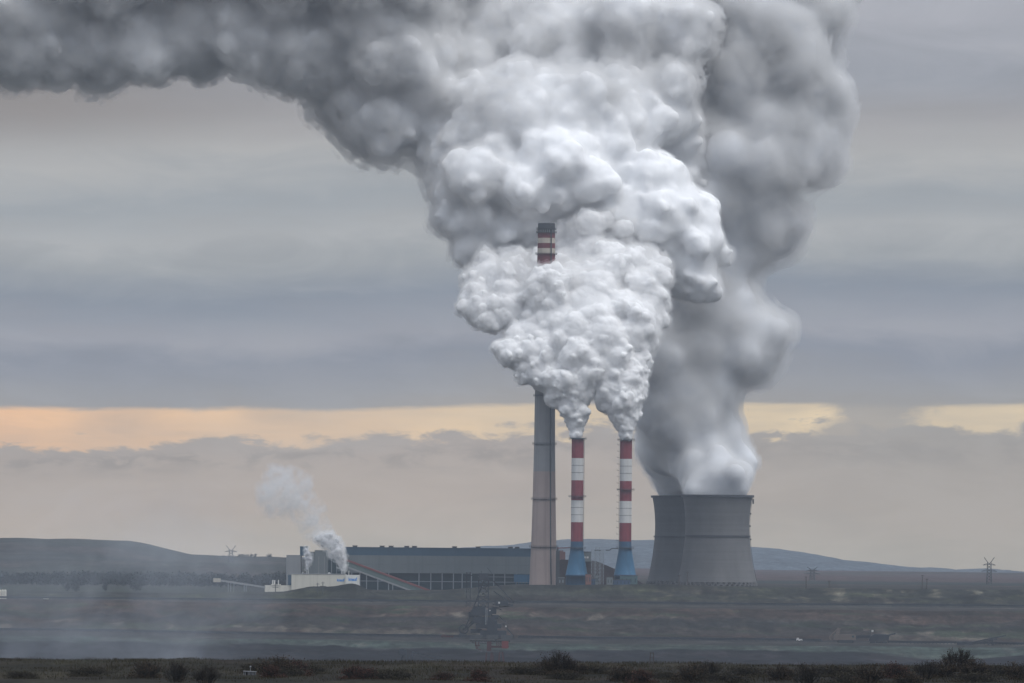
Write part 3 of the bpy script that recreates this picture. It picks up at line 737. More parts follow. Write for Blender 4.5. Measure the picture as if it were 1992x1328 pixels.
# --- the two striped stacks
def striped(cx, d, top, ladder, label, plats):
    s = k_(d); base = W(cx, 1138, d); base.z = 0
    t = thing('striped_stack', base, label, 'stack', 'red and white stacks')
    H = lambda py: W(cx, py, d).z - base.z
    w = 11.8 * s
    bd = [(top, 0), (top + 39, 1), (top + 82, 0), (top + 121, 1), (top + 163.5, 0), (1053, 2)]
    rows = [(w, H(1053))]
    b = MB(); mids = []
    seq = [1053, top + 163.5, top + 121, top + 82, top + 39, top + 2.2, top]
    b.lathe([(w * (1 + .00004 * (p - top)), H(p)) for p in seq], 40, mids=[0, 1, 0, 1, 0, 3])
    zt = H(top); b.lathe([(w, zt), (w * .8, zt), (w * .8, zt - 8)], 40, mi=3)
    for p in (top + 53, top + 67, top + 135, top + 149):
        b.lathe([(w * 1.003, H(p) - .16), (w * 1.018, H(p) - .16), (w * 1.018, H(p) + .16), (w * 1.003, H(p) + .16)], 40, mi=3)
    o = b.build('flue', [RED, WHITE, BLUE, CAP], t)
    for f in o.data.polygons: f.use_smooth = abs(f.normal.z) < .5
    b = MB(); b.lathe([(21.5 * s, -1), (21.5 * s, H(1121)), (22.2 * s, H(1121)), (22.2 * s, H(1118)), (21.2 * s, H(1117)), (17 * s, H(1094)), (13.8 * s, H(1076)), (12.6 * s, H(1067)), (12.2 * s, H(1062)), (12 * s, H(1053))], 40, mids=[1, 1, 1, 1, 0, 0, 0, 1, 1])
    o = b.build('flared_base', [BLUE, BLUE_D], t)
    for f in o.data.polygons: f.use_smooth = abs(f.normal.z) < .5
    for p in plats: ring(t, 'platform', 12.2 * s, H(p), 5.2 * s, 1.3, STEEL, n=24)
    if ladder:
        b = MB(); a = math.radians(192)
        for dx in (-.5, .5): b.bar(((w + .9) * math.cos(a), (w + .9) * math.sin(a) + dx, H(1062)), ((w + .9) * math.cos(a), (w + .9) * math.sin(a) + dx, H(top)), .16)
        b.build('ladder', STEEL, t)
        for i in range(16):
            z = H(top + 12 + i * 12.4); b = MB()
            x = (w + 1.2) * math.cos(a); y = (w + 1.2) * math.sin(a)
            b.box(x - 1.5, x + .7, y - 1.1, y + 1.1, z, z + .28)
            b.bar((x - 1.4, y - 1, z), (x - 1.4, y - 1, z + 1.3), .14); b.bar((x - 1.4, y + 1, z), (x - 1.4, y + 1, z + 1.3), .14); b.bar((x - 1.4, y - 1, z + 1.3), (x - 1.4, y + 1, z + 1.3), .14)
            b.build('landing', STEEL, t)
    else:
        b = MB(); b.bar((w + .5, -1, H(1062)), (w + .5, -1, H(top)), .35); b.build('ladder', STEEL, t)
    return t
striped(1121.5, 5960.0, 852, False, 'red and white striped stack on a blue flared base next to the tall chimney', (854, 966, 1066))
striped(1215.5, 5964.0, 853.5, True, 'red and white striped stack with ladder landings down its left side', (856, 953, 1066))

# --- cooling towers
def cooling(cx, d, top, label, ladder, GREYC):
    s = k_(d); base = W(cx, 1142, d); base.z = 0
    t = thing('cooling_tower', base, label, 'cooling tower', 'cooling towers')
    H = lambda py: W(cx, py, d).z - base.z
    pr = [(1134, 77.3), (1122, 74.6), (1110, 72), (1095, 69.2), (1080, 66.8), (1062, 64.6), (1045, 63.1), (1030, 62.3), (1018, 62.2), (1005, 62.8), (992, 63.8), (980, 65.3), (970, 67.2), (965, 68.3)]
    off = top - 965
    pr = [(p + off, r * s) for p, r in pr]
    b = MB(); rows = [(r, max(3.2, H(p))) for p, r in pr]
    b.lathe(rows, 96); b.lathe([(r - .9, z) for r, z in rows][::-1], 96)
    b.lathe([(rows[0][0] - .9, rows[0][1]), (rows[0][0], rows[0][1])], 96)
    o = b.build('shell', GREYC, t, smooth=True)
    zt = rows[-1][1]; R = rows[-1][0]
    b = MB(); b.lathe([(R - 1.2, zt - 1.3), (R + 1.3, zt - 1.1), (R + 1.3, zt + .9), (R - 1.2, zt + .9), (R - 1.2, zt - 1.3)], 96); b.build('rim', CAP, t)
    zr = H(1043 + off); rr_ = float(np.interp(zr, [z for _, z in rows], [r for r, _ in rows]))
    b = MB(); b.lathe([(rr_ - .1, zr - .7), (rr_ + .9, zr - .7), (rr_ + .9, zr + .7), (rr_ - .1, zr + .7)], 96); b.build('belt_walkway', CAP, t)
    b = MB()
    for i in range(44):
        a = 2 * math.pi * i / 44
        for q in (-.5, .5):
            a2 = a + q * 2 * math.pi / 44
            b.bar(((R0 := rows[0][0] + 1.0) * math.cos(a), R0 * math.sin(a), -1), ((rows[0][0] - .45) * math.cos(a2), (rows[0][0] - .45) * math.sin(a2), 3.2), .8)
    b.build('support_column', GREYC, t)
    if ladder:
        b = MB()
        for (r0, z0), (r2, z2) in zip(rows, rows[1:]): b.bar((r0 + .4, -2, z0), (r2 + .4, -2, z2), .3)
        b.box(R - .2, R + 1.0, -3.2, -.8, zt - 7, zt - 2.5)
        for z in (H(1000), H(1024), H(1050)):
            r_ = float(np.interp(z, [q for _, q in rows], [r for r, _ in rows])); b.box(r_, r_ + 1.2, -3, -1, z, z + 1.4)
        b.build('ladder', STEEL, t)
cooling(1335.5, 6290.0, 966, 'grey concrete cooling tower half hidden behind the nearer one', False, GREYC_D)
cooling(1394.5, 6130.0, 964.5, 'grey concrete cooling tower standing in front at the right end of the plant', True, GREYC)

# --- boiler hall
D = 6090.0; base = W(850, 1142, D); base.z = 0
P = lambda px, py: loc(base, px, py)
hall = thing('boiler_hall', base, 'long grey boiler hall with a dark blue roof band behind the red conveyor', 'industrial hall')
x0, x1 = P(672, 1100)[0], P(1036, 1100)[0]
zr, zb, zw = P(850, 1066.5)[1], P(850, 1081)[1], P(850, 1115)[1]
b = MB(); b.box(x0, x1, 0, 62, zw, zb); b.build('wall', CLAD, hall)
b = MB()
for px in np.arange(690, 1034, 11.5):
    x = P(px, 1100)[0]; b.box(x - .12, x + .12, -.1, .05, zw + .3, zb - .1)
b.box(x0, x1, -.16, .05, P(850, 1098)[1] - .3, P(850, 1098)[1] + .3)
b.build('cladding_seam', mat('seam_cladding', (.145, .165, .17), .8), hall)
b = MB(); b.box(x0 - .5, x1 + .5, .6, 50, zb + .003, zr); b.box(x0 - .9, x1 + .9, .2, 50.5, zr + .003, zr + .7); b.build('roof', ROOF, hall)
for px in (743, 760.5, 791, 806, 884, 930, 993, 1006, 690):
    x = P(px, 1066)[0]; b = MB(); b.box(x - 2.1, x + 2.1, 8, 13, zr + .71, zr + 1.7); b.box(x - 2.4, x + 2.4, 7.7, 13.3, zr + 1.703, zr + 2.1); b.build('roof_vent', STEEL, hall)
b = MB(); b.box(x0, x1, 8, 60, -8, zw - .003); b.build('inner_wall', GLASSY, hall)
for px in (684, 713, 735, 756, 815, 838, 860, 882, 899, 917, 939, 960.5, 982, 1004):
    x = P(px, 1130)[0]; b = MB(); b.box(x - .45, x + .45, .3, 1.4, -8, zw - .003); b.build('column', PALE, hall)
b = MB(); zc_ = P(850, 1131)[1]; b.box(x0, x1, .7, 1.25, zc_ - .3, zc_ + .3); zc_ = P(850, 1121)[1]; b.box(P(930, 1121)[0], x1, .7, 1.25, zc_ - .25, zc_ + .25); b.build('cross_beam', PALE, hall)
base2 = W(1015, 1133, 6070); base2.z = 0
b = MB(); xx = 15.6 * k_(6070); b.box(-xx, xx, 0, 9, 2.0, 8.4); b.box(-xx - .2, xx + .2, -.2, 9.2, 8.403, 8.9)
for i in range(5): b.box(-xx + 1.5 + i * 2.8, -xx + 2.2 + i * 2.8, .3, 1, -1, 1.997)
tag(b.build('blue_building', BLUE, None, loc=base2), 'low bright blue building on short posts left of the tall chimney foot', 'building')
# west end of the works
D = 6080.0; base = W(615, 1142, D); base.z = 0; P = lambda px, py: loc(base, px, py)
west = thing('mill_building', base, 'hazy grey stepped mill building with a dark roof block behind the white factory', 'industrial building')
for nm, a, c_, t_, y0, y1, m_ in (('low_wing', 557, 585, 1080.5, 0, 40, CLAD_L), ('roof_block', 583, 597.5, 1063.5, 4, 20, ROOF), ('tower_block', 597.5, 612, 1074, 2, 30, CLAD), ('grey_tower', 612, 638, 1071, 1, 30, CLAD), ('dark_wing', 638, 672, 1076, 3, 34, GLASSY)):
    xa, xb = P(a, 1100)[0], P(c_, 1100)[0]; zt = P((a + c_) / 2, t_)[1]
    b = MB(); b.box(xa + .02, xb - .02, y0, y1, -9 if nm != 'roof_block' else P(590, 1081)[1], zt); b.box(xa - .2, xb + .2, y0 - .2, y1 + .2, zt + .003, zt + .5)
    b.build(nm, m_, west)
b = MB()
for px in (620, 631, 645, 655, 664):
    x = P(px, 1100)[0]; b.box(x - .3, x + .3, .4, .98, -9, P(px, 1082)[1])
b.build('pilaster', CLAD_L, west)

# --- conveyor gallery with the red roof
D = 6010.0; base = W(760, 1142, D); base.z = 0; P = lambda px, py: loc(base, px, py)
gal = thing('conveyor_gallery', base, 'inclined conveyor gallery with a faded red roof climbing to the hall', 'conveyor')
a0, a1 = P(666, 1083.5), P(846, 1150)
dz = lambda x, h: (x, a0[1] + (x - a0[0]) * (a1[1] - a0[1]) / (a1[0] - a0[0]) - h)
b = MB(); b.prism([dz(a0[0], 6.5), dz(a1[0], 6.5), dz(a1[0], 2.2), dz(a0[0], 2.2)], 0, 6); b.build('side_wall', CONV_SIDE, gal)
b = MB(); b.prism([dz(a0[0] - .5, 2.19), dz(a1[0] + .5, 2.19), dz(a1[0] + .5, .3), dz(a0[0] - .5, .3)], -.5, 6.5); b.build('roof', CONV_RED, gal)
b = MB(); b.prism([dz(a0[0], 8.1), dz(a1[0] - 8, 8.1), dz(a1[0] - 8, 6.51), dz(a0[0], 6.51)], -.2, 6.2); b.build('truss', CLAD_L, gal)
for px in (700, 713, 735, 756, 764, 790):
    x, _ = P(px, 1120); zt = dz(x, 8.1)[1]
    for y in (.5, 5.5): b = MB(); b.bar((x, y, min(-8, zt - 2)), (x, y, zt), .8); b.build('leg', PALE, gal)

# --- white factory
D = 5930.0; base = W(632, 1156, D); base.z = gz(base.x, D) - 1; P = lambda px, py: loc(base, px, py)
FW = mat('factory_white', (.60, .58, .51), .7, .05, .06, .25); FW2 = mat('factory_white_end', (.68, .68, .65), .7, .05, .06, .2)
fac = thing('white_factory', base, 'low cream white factory with blue lettering and small roof stacks', 'factory')
zt = P(630, 1117)[1]; zt2 = P(685, 1118.5)[1]
b = MB(); b.box(P(567, 1140)[0], P(672, 1140)[0], 0, 34, -3, zt); b.build('main_block', FW, fac)
b = MB(); b.box(P(567, 1140)[0] - .3, P(672, 1140)[0] - .01, -.3, 34.3, zt + .003, zt + .5); b.build('roof_edge', CLAD_L, fac)
b = MB(); b.box(P(672, 1140)[0], P(698, 1140)[0], -2.5, 32, -3, zt2); b.build('end_block', FW2, fac)
b = MB(); b.box(P(515, 1140)[0], P(567, 1140)[0] - .01, 2, 20, -3, P(540, 1138.5)[1]); b.box(P(527, 1140)[0], P(545, 1140)[0], 1.5, 18, P(540, 1138.5)[1] + .003, P(540, 1136.5)[1]); b.build('annex', FW, fac)
b = MB(); b.box(P(560, 1140)[0], P(567, 1140)[0] - .4, 1.2, 1.9, P(540, 1138)[1], P(560, 1118)[1]); b.build('blue_door_panel', ROOF, fac)
for px, t_, r in ((599, 1108, .45), (664.5, 1107, .42), (667, 1109.5, .36), (670, 1108, .42), (678, 1111, .28), (530, 1129, .5), (533.5, 1129.5, .55), (541, 1129, .4), (596, 1112, .25), (588, 1114, .6)):
    x = P(px, 1117)[0]; z0 = zt if px > 560 else P(540, 1136.6)[1]
    b = MB(); b.lathe([(r, z0 - .3), (r, P(px, t_)[1]), (r * 1.25, P(px, t_)[1]), (r * 1.25, P(px, t_)[1] + .5), (r * .9, P(px, t_)[1] + .5)], 14, x, 10, cap1=True); b.build('roof_stack', WHITE, fac)
b = MB(); b.lathe([(1.3, zt + .4), (1.2, zt + 1.1), (.7, zt + 1.7), (.1, zt + 1.9)], 16, P(640, 1117)[0], 8, cap1=True); b.build('dome_vent', WHITE, fac)
def lettering(txt, w, parent, at, m, name='lettering', bold=.035):
    cu = bpy.data.curves.new(name, 'FONT'); cu.body = txt; cu.offset = bold; cu.extrude = .02; cu.align_x = 'CENTER'
    t = bpy.data.objects.new('tmp', cu); COL.objects.link(t)
    dg = bpy.context.evaluated_depsgraph_get(); dg.update()
    me = bpy.data.meshes.new_from_object(t.evaluated_get(dg)); bpy.data.objects.remove(t)
    xs = [v.co.x for v in me.vertices]; kx = w / (max(xs) - min(xs)); cx = (max(xs) + min(xs)) / 2
    zs = [v.co.y for v in me.vertices]; cz = (max(zs) + min(zs)) / 2
    for v in me.vertices: v.co = ((v.co.x - cx) * kx, -.02 - v.co.z * 2, (v.co.y - cz) * kx * 1.15)
    me.materials.clear(); me.materials.append(m); me.update()
    o = link(name, me, parent); o.location = at; return o
SIGNB = mat('sign_blue', (.02, .22, .62), .5, .05)
p_ = P(663, 1128); lettering('knauf', 6.6, fac, (p_[0], -.02, p_[1]), SIGNB)
p_ = P(686.5, 1126.5); lettering('knauf', 7.6, fac, (p_[0], -2.52, p_[1]), SIGNB)
# --- its white outgoing conveyor
base = W(465, 1155, 5900); base.z = gz(base.x, 5900); P = lambda px, py: loc(base, px, py)
wc = thing('loading_conveyor', base, 'thin whitish conveyor sloping down to the factory annex on stilts', 'conveyor')
a0, a1 = P(416, 1127), P(516, 1142); b = MB(); b.bar((a0[0], 0, a0[1]), (a1[0], 0, a1[1]), 2.2, 1.7); b.build('tube', CLAD_L, wc)
b = MB(); b.box(a0[0] - .5, a0[0] + 6, -1.4, 1.4, a0[1] - 2.3, a0[1] + 1.1); b.build('hood', CREAM, wc)
for px in (444, 449, 455, 475, 479):
    x, z = P(px, 1127 + (px - 416) * .15)
    for y in (-.8, .8): b = MB(); b.bar((x, y, -3), (x, y, z - .6), .45); b.build('leg', PALE, wc)

# --- steel lattice tower and pipe bridges between the stacks
def lattice_mast(b, x0, x1, y0, y1, z0, z1, n, w):
    c = [(x0, y0), (x1, y0), (x1, y1), (x0, y1)]
    for x, y in c: b.bar((x, y, z0), (x, y, z1), w)
    for i in range(n):
        za, zb_ = z0 + (z1 - z0) * i / n, z0 + (z1 - z0) * (i + 1) / n
        for (xa, ya), (xb, yb) in zip(c, c[1:] + c[:1]):
            b.bar((xa, ya, zb_), (xb, yb, zb_), w * .7); b.bar((xa, ya, za), (xb, yb, zb_), w * .6); b.bar((xb, yb, za), (xa, ya, zb_), w * .6)
D = 5950.0; base = W(1172, 1140, D); base.z = 0; P = lambda px, py: loc(base, px, py)
lt = thing('lattice_tower', base, 'grey steel lattice tower standing between the two striped stacks', 'tower')
b = MB(); lattice_mast(b, P(1168, 1)[0], P(1176, 1)[0], 0, 4, -1, P(1172, 1065)[1], 11, .42); b.build('stair_core', PALE, lt)
for a_, c_, t_ in ((1160, 1166, 1070), (1178, 1184, 1070)):
    b = MB(); lattice_mast(b, P(a_, 1)[0], P(c_, 1)[0], 0, 4, -1, P(a_, t_)[1], 10, .32); b.build('frame', PALE, lt)
b = MB(); b.box(P(1166, 1)[0], P(1178, 1)[0], -.5, 4.5, P(1172, 1071)[1], P(1172, 1069.5)[1]); b.build('top_deck', STEEL, lt)
base = W(1195, 1067, 5948); P = lambda px, py: loc(base, px, py)
b = MB(); q = [P(1178, 1070), P(1186, 1070), P(1190, 1066.5), P(1203, 1066.5)]
for u, v in zip(q, q[1:]): b.bar((u[0], 0, u[1]), (v[0], 0, v[1]), .9)
tag(b.build('pipe_bridge', STEEL, None, loc=base), 'cranked dark pipe running from the lattice tower to the right hand striped stack', 'pipe')
base = W(1098, 1065, 5975); P = lambda px, py: loc(base, px, py)
pb = thing('pipe_bridge', base, 'reddish pipe bridge from the tall chimney to the striped stack beside it', 'pipe bridge')
b = MB(); u, v = P(1084, 1066), P(1111, 1065); b.bar((u[0], 0, u[1]), (v[0], 0, v[1]), 1.0); b.build('pipe', CONV_RED, pb)
b = MB()
for px in np.arange(1087, 1110, 2.8): x, z = P(px, 1066); b.bar((x, 0, z - 3), (x, 0, z - .4), .3)
b.build('hanger', PALE, pb)
base = W(1084.5, 1140, 5985); base.z = 0; P = lambda px, py: loc(base, px, py)
b = MB(); b.box(-1.7, 1.7, 0, 3, P(0, 0)[1] * 0 - 1, 31); b.box(-.9, .9, .5, 2.5, 31.003, 34); tag(b.build('flue_riser', STEEL, None, loc=base), 'narrow dark riser shaft on the right flank of the tall chimney', 'duct')
# coal bunker house, coal heap and low works behind the stacks
D = 6060.0; base = W(1140, 1142, D); base.z = 0; P = lambda px, py: loc(base, px, py)
bh = thing('bunker_house', base, 'grey bunker house with two white windows behind the striped stacks', 'industrial building')
b = MB(); b.box(P(1128, 1)[0], P(1159, 1)[0], 0, 18, P(1140, 1092)[1], P(1140, 1074)[1]); b.build('wall', CLAD, bh)
b = MB(); b.box(P(1127, 1)[0], P(1160, 1)[0], -.4, 18.4, P(1140, 1074)[1] + .003, P(1140, 1072.6)[1]); b.build('roof', STEEL, bh)
for px in (1137.5, 1143): x, z = P(px, 1084); b = MB(); b.box(x - .9, x + .9, -.06, .05, z - .8, z + .8); b.build('window', WHITE, bh)
b = MB(); b.prism([P(1085, 1144), P(1262, 1142), P(1225, 1119), P(1165, 1093), P(1160, 1091), P(1092, 1088), P(1085, 1092)], 3, 45)
tag(b.build('coal_shed', COAL, None, loc=base), 'dark brown coal shed whose sloping roof runs down to the right behind the stacks', 'shed')
b = MB(); b.box(P(1089, 1)[0], P(1110, 1)[0], 46, 60, -1, P(1100, 1073)[1]); b.box(P(1092, 1)[0], P(1106, 1)[0], 47, 58, P(1100, 1073)[1] + .003, P(1100, 1070.5)[1])
tag(b.build('transfer_house', BRICK, None, loc=base), 'pinkish transfer house glimpsed between the tall chimney and a striped stack', 'building')
LOWC = [mat('teal_cladding', (.07, .12, .13), .7), mat('dull_blue_cladding', (.05, .085, .15), .7), CLAD, STEEL, BRICK]
for i, (a_, c_, t_, m_, lab) in enumerate(((1086, 1098, 1124, 3, 'dark low shed between the tall chimney and the blue stack foot'), (1139, 1150, 1117, 4, 'narrow brown shed right of the left blue stack foot'), (1150, 1158, 1126, 1, 'small blue shed below the lattice tower'),
        (1158, 1164, 1119, 2, 'pale tank house left of the lattice tower foot'), (1180, 1192, 1123, 2, 'grey pump house right of the lattice tower foot'), (1190, 1226, 1128, 1, 'dull blue absorber hall at the right striped stack foot'), (1206, 1240, 1120, 0, 'teal pump hall before the right striped stack foot'))):
    d = 5925.0 + 3 * i; base = W((a_ + c_) / 2, 1142, d); base.z = 0; hw = (c_ - a_) / 2 * k_(d); zt = W((a_ + c_) / 2, t_, d).z
    t = thing('low_shed', base, lab, 'shed', 'low sheds round the stack feet')
    b = MB(); b.box(-hw, hw, 0, 12, -1, zt); b.build('wall', LOWC[m_], t)
    b = MB(); b.box(-hw - .3, hw + .3, -.3, 12.3, zt + .003, zt + .5); b.build('roof', STEEL if m_ != 3 else CLAD, t)
    nn = max(2, int(hw / 1.6))
    for q in range(nn):
        x = -hw + (q + .5) * 2 * hw / nn; b = MB(); b.box(x - .35, x + .35, -.05, .05, zt * .35, zt * .75); b.build('window', GLASSY if m_ != 3 else PALE, t)
# white silo at the left edge and a white tank
base = W(5, 1157, 5700); base.z = gz(base.x, 5700)
si = thing('white_silo', base, 'pale white silo block at the far left edge of the terrace', 'silo')
for i, x in enumerate((-2.4, 0, 2.2)):
    b = MB(); b.lathe([(1.15, -4), (1.15, 7.0), (.6, 7.8), (.1, 8.0)], 16, x, 0, cap1=True); b.build('cylinder', FW, si)
base = W(88, 1157, 5695); base.z = gz(base.x, 5695)
b = MB(); b.lathe([(1.2, -.3), (1.7, .6), (1.6, 1.4), (.9, 2.1), (.1, 2.3)], 14, cap1=True); b.box(1.5, 2.8, -.8, .8, -.2, 1.1)
tag(b.build('water_tank', FW2, None, loc=base), 'small rounded white tank on the terrace near the left edge', 'tank')

# ------------------------------------------------------------------ mine machines, belts, poles and pylons
MACH = mat('machine_dark_blue', (.034, .040, .050), .7, .2, .1)
MACH_R = mat('machine_rust_red', (.16, .045, .045), .75, .2, .1)
MACH_B = mat('machine_rusty_brown', (.062, .026, .028), .8, .25, .1)
MACH_P = mat('machine_pale', (.13, .11, .10), .75, .15, .1)
LAMP = mat('white_cab', (.5, .5, .5), .4, .05)
WOOD = mat('pole_wood', (.07, .06, .055), .9)
def belt(px0, px1, d0, d1, hgt, label, w=2.2):
    base = W((px0 + px1) / 2, 1200, (d0 + d1) / 2); base.z = gz(base.x, base.y)
    t = thing('belt_conveyor', base, label, 'belt conveyor', 'belt conveyors in the pit')
    n = 46; b, l = MB(), MB(); pts = []
    for i in range(n + 1):
        d = d0 + (d1 - d0) * i / n; x = (px0 + (px1 - px0) * i / n - PX0) * d / F
        pts.append(Vector((x - base.x, d - base.y, gz(x, d) - base.z + hgt)))
    z = [p.z for p in pts]
    for i in range(1, n): pts[i].z = (z[max(0, i - 2)] + z[i - 1] + z[i] + z[i + 1] + z[min(n, i + 2)]) / 5
    for p, q in zip(pts, pts[1:]): b.bar(p, q, w, 1.5)
    for p in pts: l.bar((p.x, p.y, p.z - hgt - 2), (p.x, p.y, p.z - .6), .6)
    b.build('belt', MACH, t); l.build('leg', MACH, t)
belt(-60, 2060, 5690, 5700, 1.5, 'long dark belt conveyor along the upper terrace right below the power plant')
belt(-60, 1000, 5085, 5090, 1.3, 'dark belt conveyor on the lower terrace left of the big excavator')
belt(1010, 1600, 5115, 5090, 1.3, 'dark belt conveyor on the lower terrace from the big excavator to the pale digger')
belt(1730, 2060, 5010, 4950, 1.3, 'dark belt conveyor on the lower terrace at the right edge of the photo')

# big bucket wheel excavator
D = 5060.0; base = W(950, 1238, D); base.z = gz(base.x, D); P = lambda px, py: (W(px, py, D).x - base.x, W(px, py, D).z - base.z)
ex = thing('bucket_wheel_excavator', base, 'huge dark excavator with a tall lattice mast standing in the pit before the hall', 'excavator')
b = MB(); z1 = P(950, 1113)[1]; lattice_mast(b, P(941, 1)[0], P(960, 1)[0], -4, 4, P(950, 1182)[1], P(950, 1128)[1], 5, .75); b.build('mast', MACH, ex)
b = MB(); b.box(P(941, 1)[0], P(960, 1)[0], -4, 4, P(950, 1128)[1], P(950, 1115)[1]); b.bar((*P(957, 1115)[:1], 0, P(957, 1115)[1]), (P(957, 1)[0], 0, P(957, 1104)[1]), .3); b.bar((P(946, 1)[0], 0, P(946, 1115)[1]), (P(946, 1)[0], 0, P(946, 1110)[1]), .3); b.build('mast_head', MACH, ex)
b = MB(); lattice_mast(b, P(917, 1)[0], P(925, 1)[0], -2, 2, P(920, 1180)[1], P(920, 1113)[1], 7, .38); b.bar((P(914, 1)[0], 0, P(914, 1120)[1]), (P(929, 1)[0], 0, P(929, 1119)[1]), .7); b.build('rear_mast', MACH, ex)
def blk(b, a, c, t_, u, y0, y1): b.box(P(a, 1)[0], P(c, 1)[0], y0, y1, P((a + c) / 2, u)[1], P((a + c) / 2, t_)[1])
b = MB(); blk(b, 927, 968, 1186, 1197, -6, 6); blk(b, 931, 955, 1179, 1186, -5, 3); blk(b, 960, 976, 1182, 1194, -4, 5); blk(b, 966, 980, 1196, 1204, -6, 4); blk(b, 922, 934, 1190, 1200, -3, 6)
for u, v in ((P(930, 1197), P(946, 1212)), (P(968, 1196), P(984, 1210)), (P(936, 1180), P(925, 1192)), (P(957, 1180), P(976, 1186))): b.bar((u[0], -4, u[1]), (v[0], -4, v[1]), .7)
b.build('turntable_house', MACH, ex)
b = MB(); blk(b, 930, 974, 1200, 1212, -7, 7); blk(b, 936, 986, 1213, 1222, -8, 8); blk(b, 945, 996, 1226, 1236, -8, 6); blk(b, 926, 948, 1223, 1231, -6, 8); blk(b, 958, 978, 1206, 1228, -8.5, 3)
for u, v in ((P(932, 1212), P(926, 1226)), (P(984, 1220), P(1000, 1238)), (P(940, 1210), P(958, 1236)), (P(978, 1212), P(992, 1228))): b.bar((u[0], -8, u[1]), (v[0], -8, v[1]), .9)
b.build('undercarriage', MACH, ex)
for x in (-9, 3, 14):
    b = MB(); b.box(x - 4.5, x + 4.5, -11, -7, -1, 2.6); b.box(x - 4.5, x + 4.5, 7, 11, -1, 2.6); b.build('crawler', STEEL, ex)
b = MB()
for u, v in ((P(958, 1176), P(998, 1176)), (P(960, 1168), P(1000, 1172)), (P(958, 1182), P(998, 1178)), (P(960, 1150), P(990, 1170)), (P(960, 1130), P(1000, 1172)), (P(972, 1168), P(972, 1180)), (P(984, 1170), P(984, 1179))): b.bar((u[0], 0, u[1]), (v[0], 0, v[1]), .7)
b.box(P(974, 1)[0], P(999, 1)[0], -3, 3, P(980, 1178)[1], P(980, 1171)[1]); b.build('counterweight_boom', MACH, ex)
b = MB()
for u, v in ((P(940, 1185), P(905, 1222)), (P(940, 1195), P(905, 1226)), (P(941, 1130), P(905, 1222)), (P(922, 1204), P(916, 1216)), (P(931, 1194), P(926, 1212))): b.bar((u[0], 0, u[1]), (v[0], -2, v[1]), .8)
b.build('wheel_boom', MACH, ex)
b = MB(); c = P(902, 1224)
for i in range(12):
    a = 2 * math.pi * i / 12; a2 = 2 * math.pi * (i + 1) / 12
    b.bar((c[0] + 3.4 * math.cos(a), -2, c[1] + 3.4 * math.sin(a)), (c[0] + 3.4 * math.cos(a2), -2, c[1] + 3.4 * math.sin(a2)), 1.0); b.bar((c[0], -2, c[1]), (c[0] + 3.4 * math.cos(a), -2, c[1] + 3.4 * math.sin(a)), .35)
b.build('bucket_wheel', MACH, ex)
for px, py, r in ((971, 1172, .7), (984, 1218, .6), (953, 1187, .45)):
    x, z = P(px, py); b = MB(); b.box(x - r, x + r, -8.6, -7.4, z - r, z + r); b.build('white_cabin', LAMP, ex)
b = MB()
for px in (955.5, 958): b.bar((P(px, 1)[0], -8.2, P(px, 1215)[1]), (P(px, 1)[0], -8.2, P(px, 1182)[1]), .35)
b.build('ladder', PALE, ex)

# red stacker on the pit floor
D = 4560.0; base = W(964, 1297, D); base.z = gz(base.x, D); P = lambda px, py: (W(px, py, D).x - base.x, W(px, py, D).z - base.z)
stk = thing('stacker', base, 'rust red stacker with a level boom and red counterweight rising from the pit edge', 'stacker')
bar = lambda b, u, v, w, y=0: b.bar((u[0], y, u[1]), (v[0], y, v[1]), w)
b = MB(); bar(b, P(914, 1246.5), P(992, 1247), .75); bar(b, P(914, 1246.5), P(992, 1247), .75, 4); bar(b, P(918, 1250), P(960, 1252), .35)
for px in range(918, 990, 6): bar(b, P(px, 1247), P(px + 3, 1250.5), .25)
b.build('boom', mat('black_boom', (.012, .013, .016)), stk)
b = MB(); b.box(P(987, 1)[0], P(1000, 1)[0], -1.5, 5.5, P(993, 1261)[1], P(993, 1247)[1]); b.build('counterweight', MACH_R, stk)
b = MB(); b.box(P(966, 1)[0], P(987, 1)[0] - .02, 0, 4, P(980, 1260)[1], P(980, 1256)[1])
for px in range(966, 988, 4): bar(b, P(px, 1248), P(px, 1260), .4); bar(b, P(px, 1248), P(px + 4, 1259), .3)
b.build('ballast_truss', MACH_B, stk)
b = MB(); bar(b, P(925, 1249), P(927, 1262), .8); bar(b, P(931, 1249), P(929, 1262), .7); bar(b, P(924, 1255), P(934, 1255), .8); bar(b, P(930, 1262), P(938, 1265), .6); b.build('boom_head', MACH_B, stk)
b = MB(); b.box(P(958, 1)[0], P(967, 1)[0], -1, 4, P(962, 1268)[1], P(962, 1247.5)[1]); b.build('slewing_column', MACH_B, stk)
b = MB(); b.box(P(942, 1)[0], P(981, 1)[0], -3, 6, P(962, 1268.5)[1], P(962, 1266)[1]); bar(b, P(936, 1263), P(945, 1268), .7); b.build('deck', STEEL, stk)
for u, v in ((P(947, 1268), P(943, 1300)), (P(956, 1268), P(953, 1300)), (P(958, 1268), P(960, 1300)), (P(972, 1268), P(969, 1300)), (P(977, 1268), P(982, 1300))):
    for y in (-2, 5): b = MB(); bar(b, u, v, 1.1, y); b.build('leg', MACH_B, stk)
b = MB(); bar(b, P(944, 1292), P(954, 1283), .5, -2); bar(b, P(944, 1283), P(954, 1292), .5, -2); b.box(P(957, 1)[0], P(982, 1)[0], -4, 7, P(970, 1302)[1], P(970, 1287)[1]); b.build('base_box', MACH, stk)
b = MB(); b.lathe([(.6, P(977, 1247)[1] + .4), (.6, P(977, 1243)[1]), (1.4, P(977, 1243)[1]), (1.4, P(977, 1242)[1])], 10, P(976, 1)[0], 2, cap1=True); b.build('drive_house', STEEL, stk)
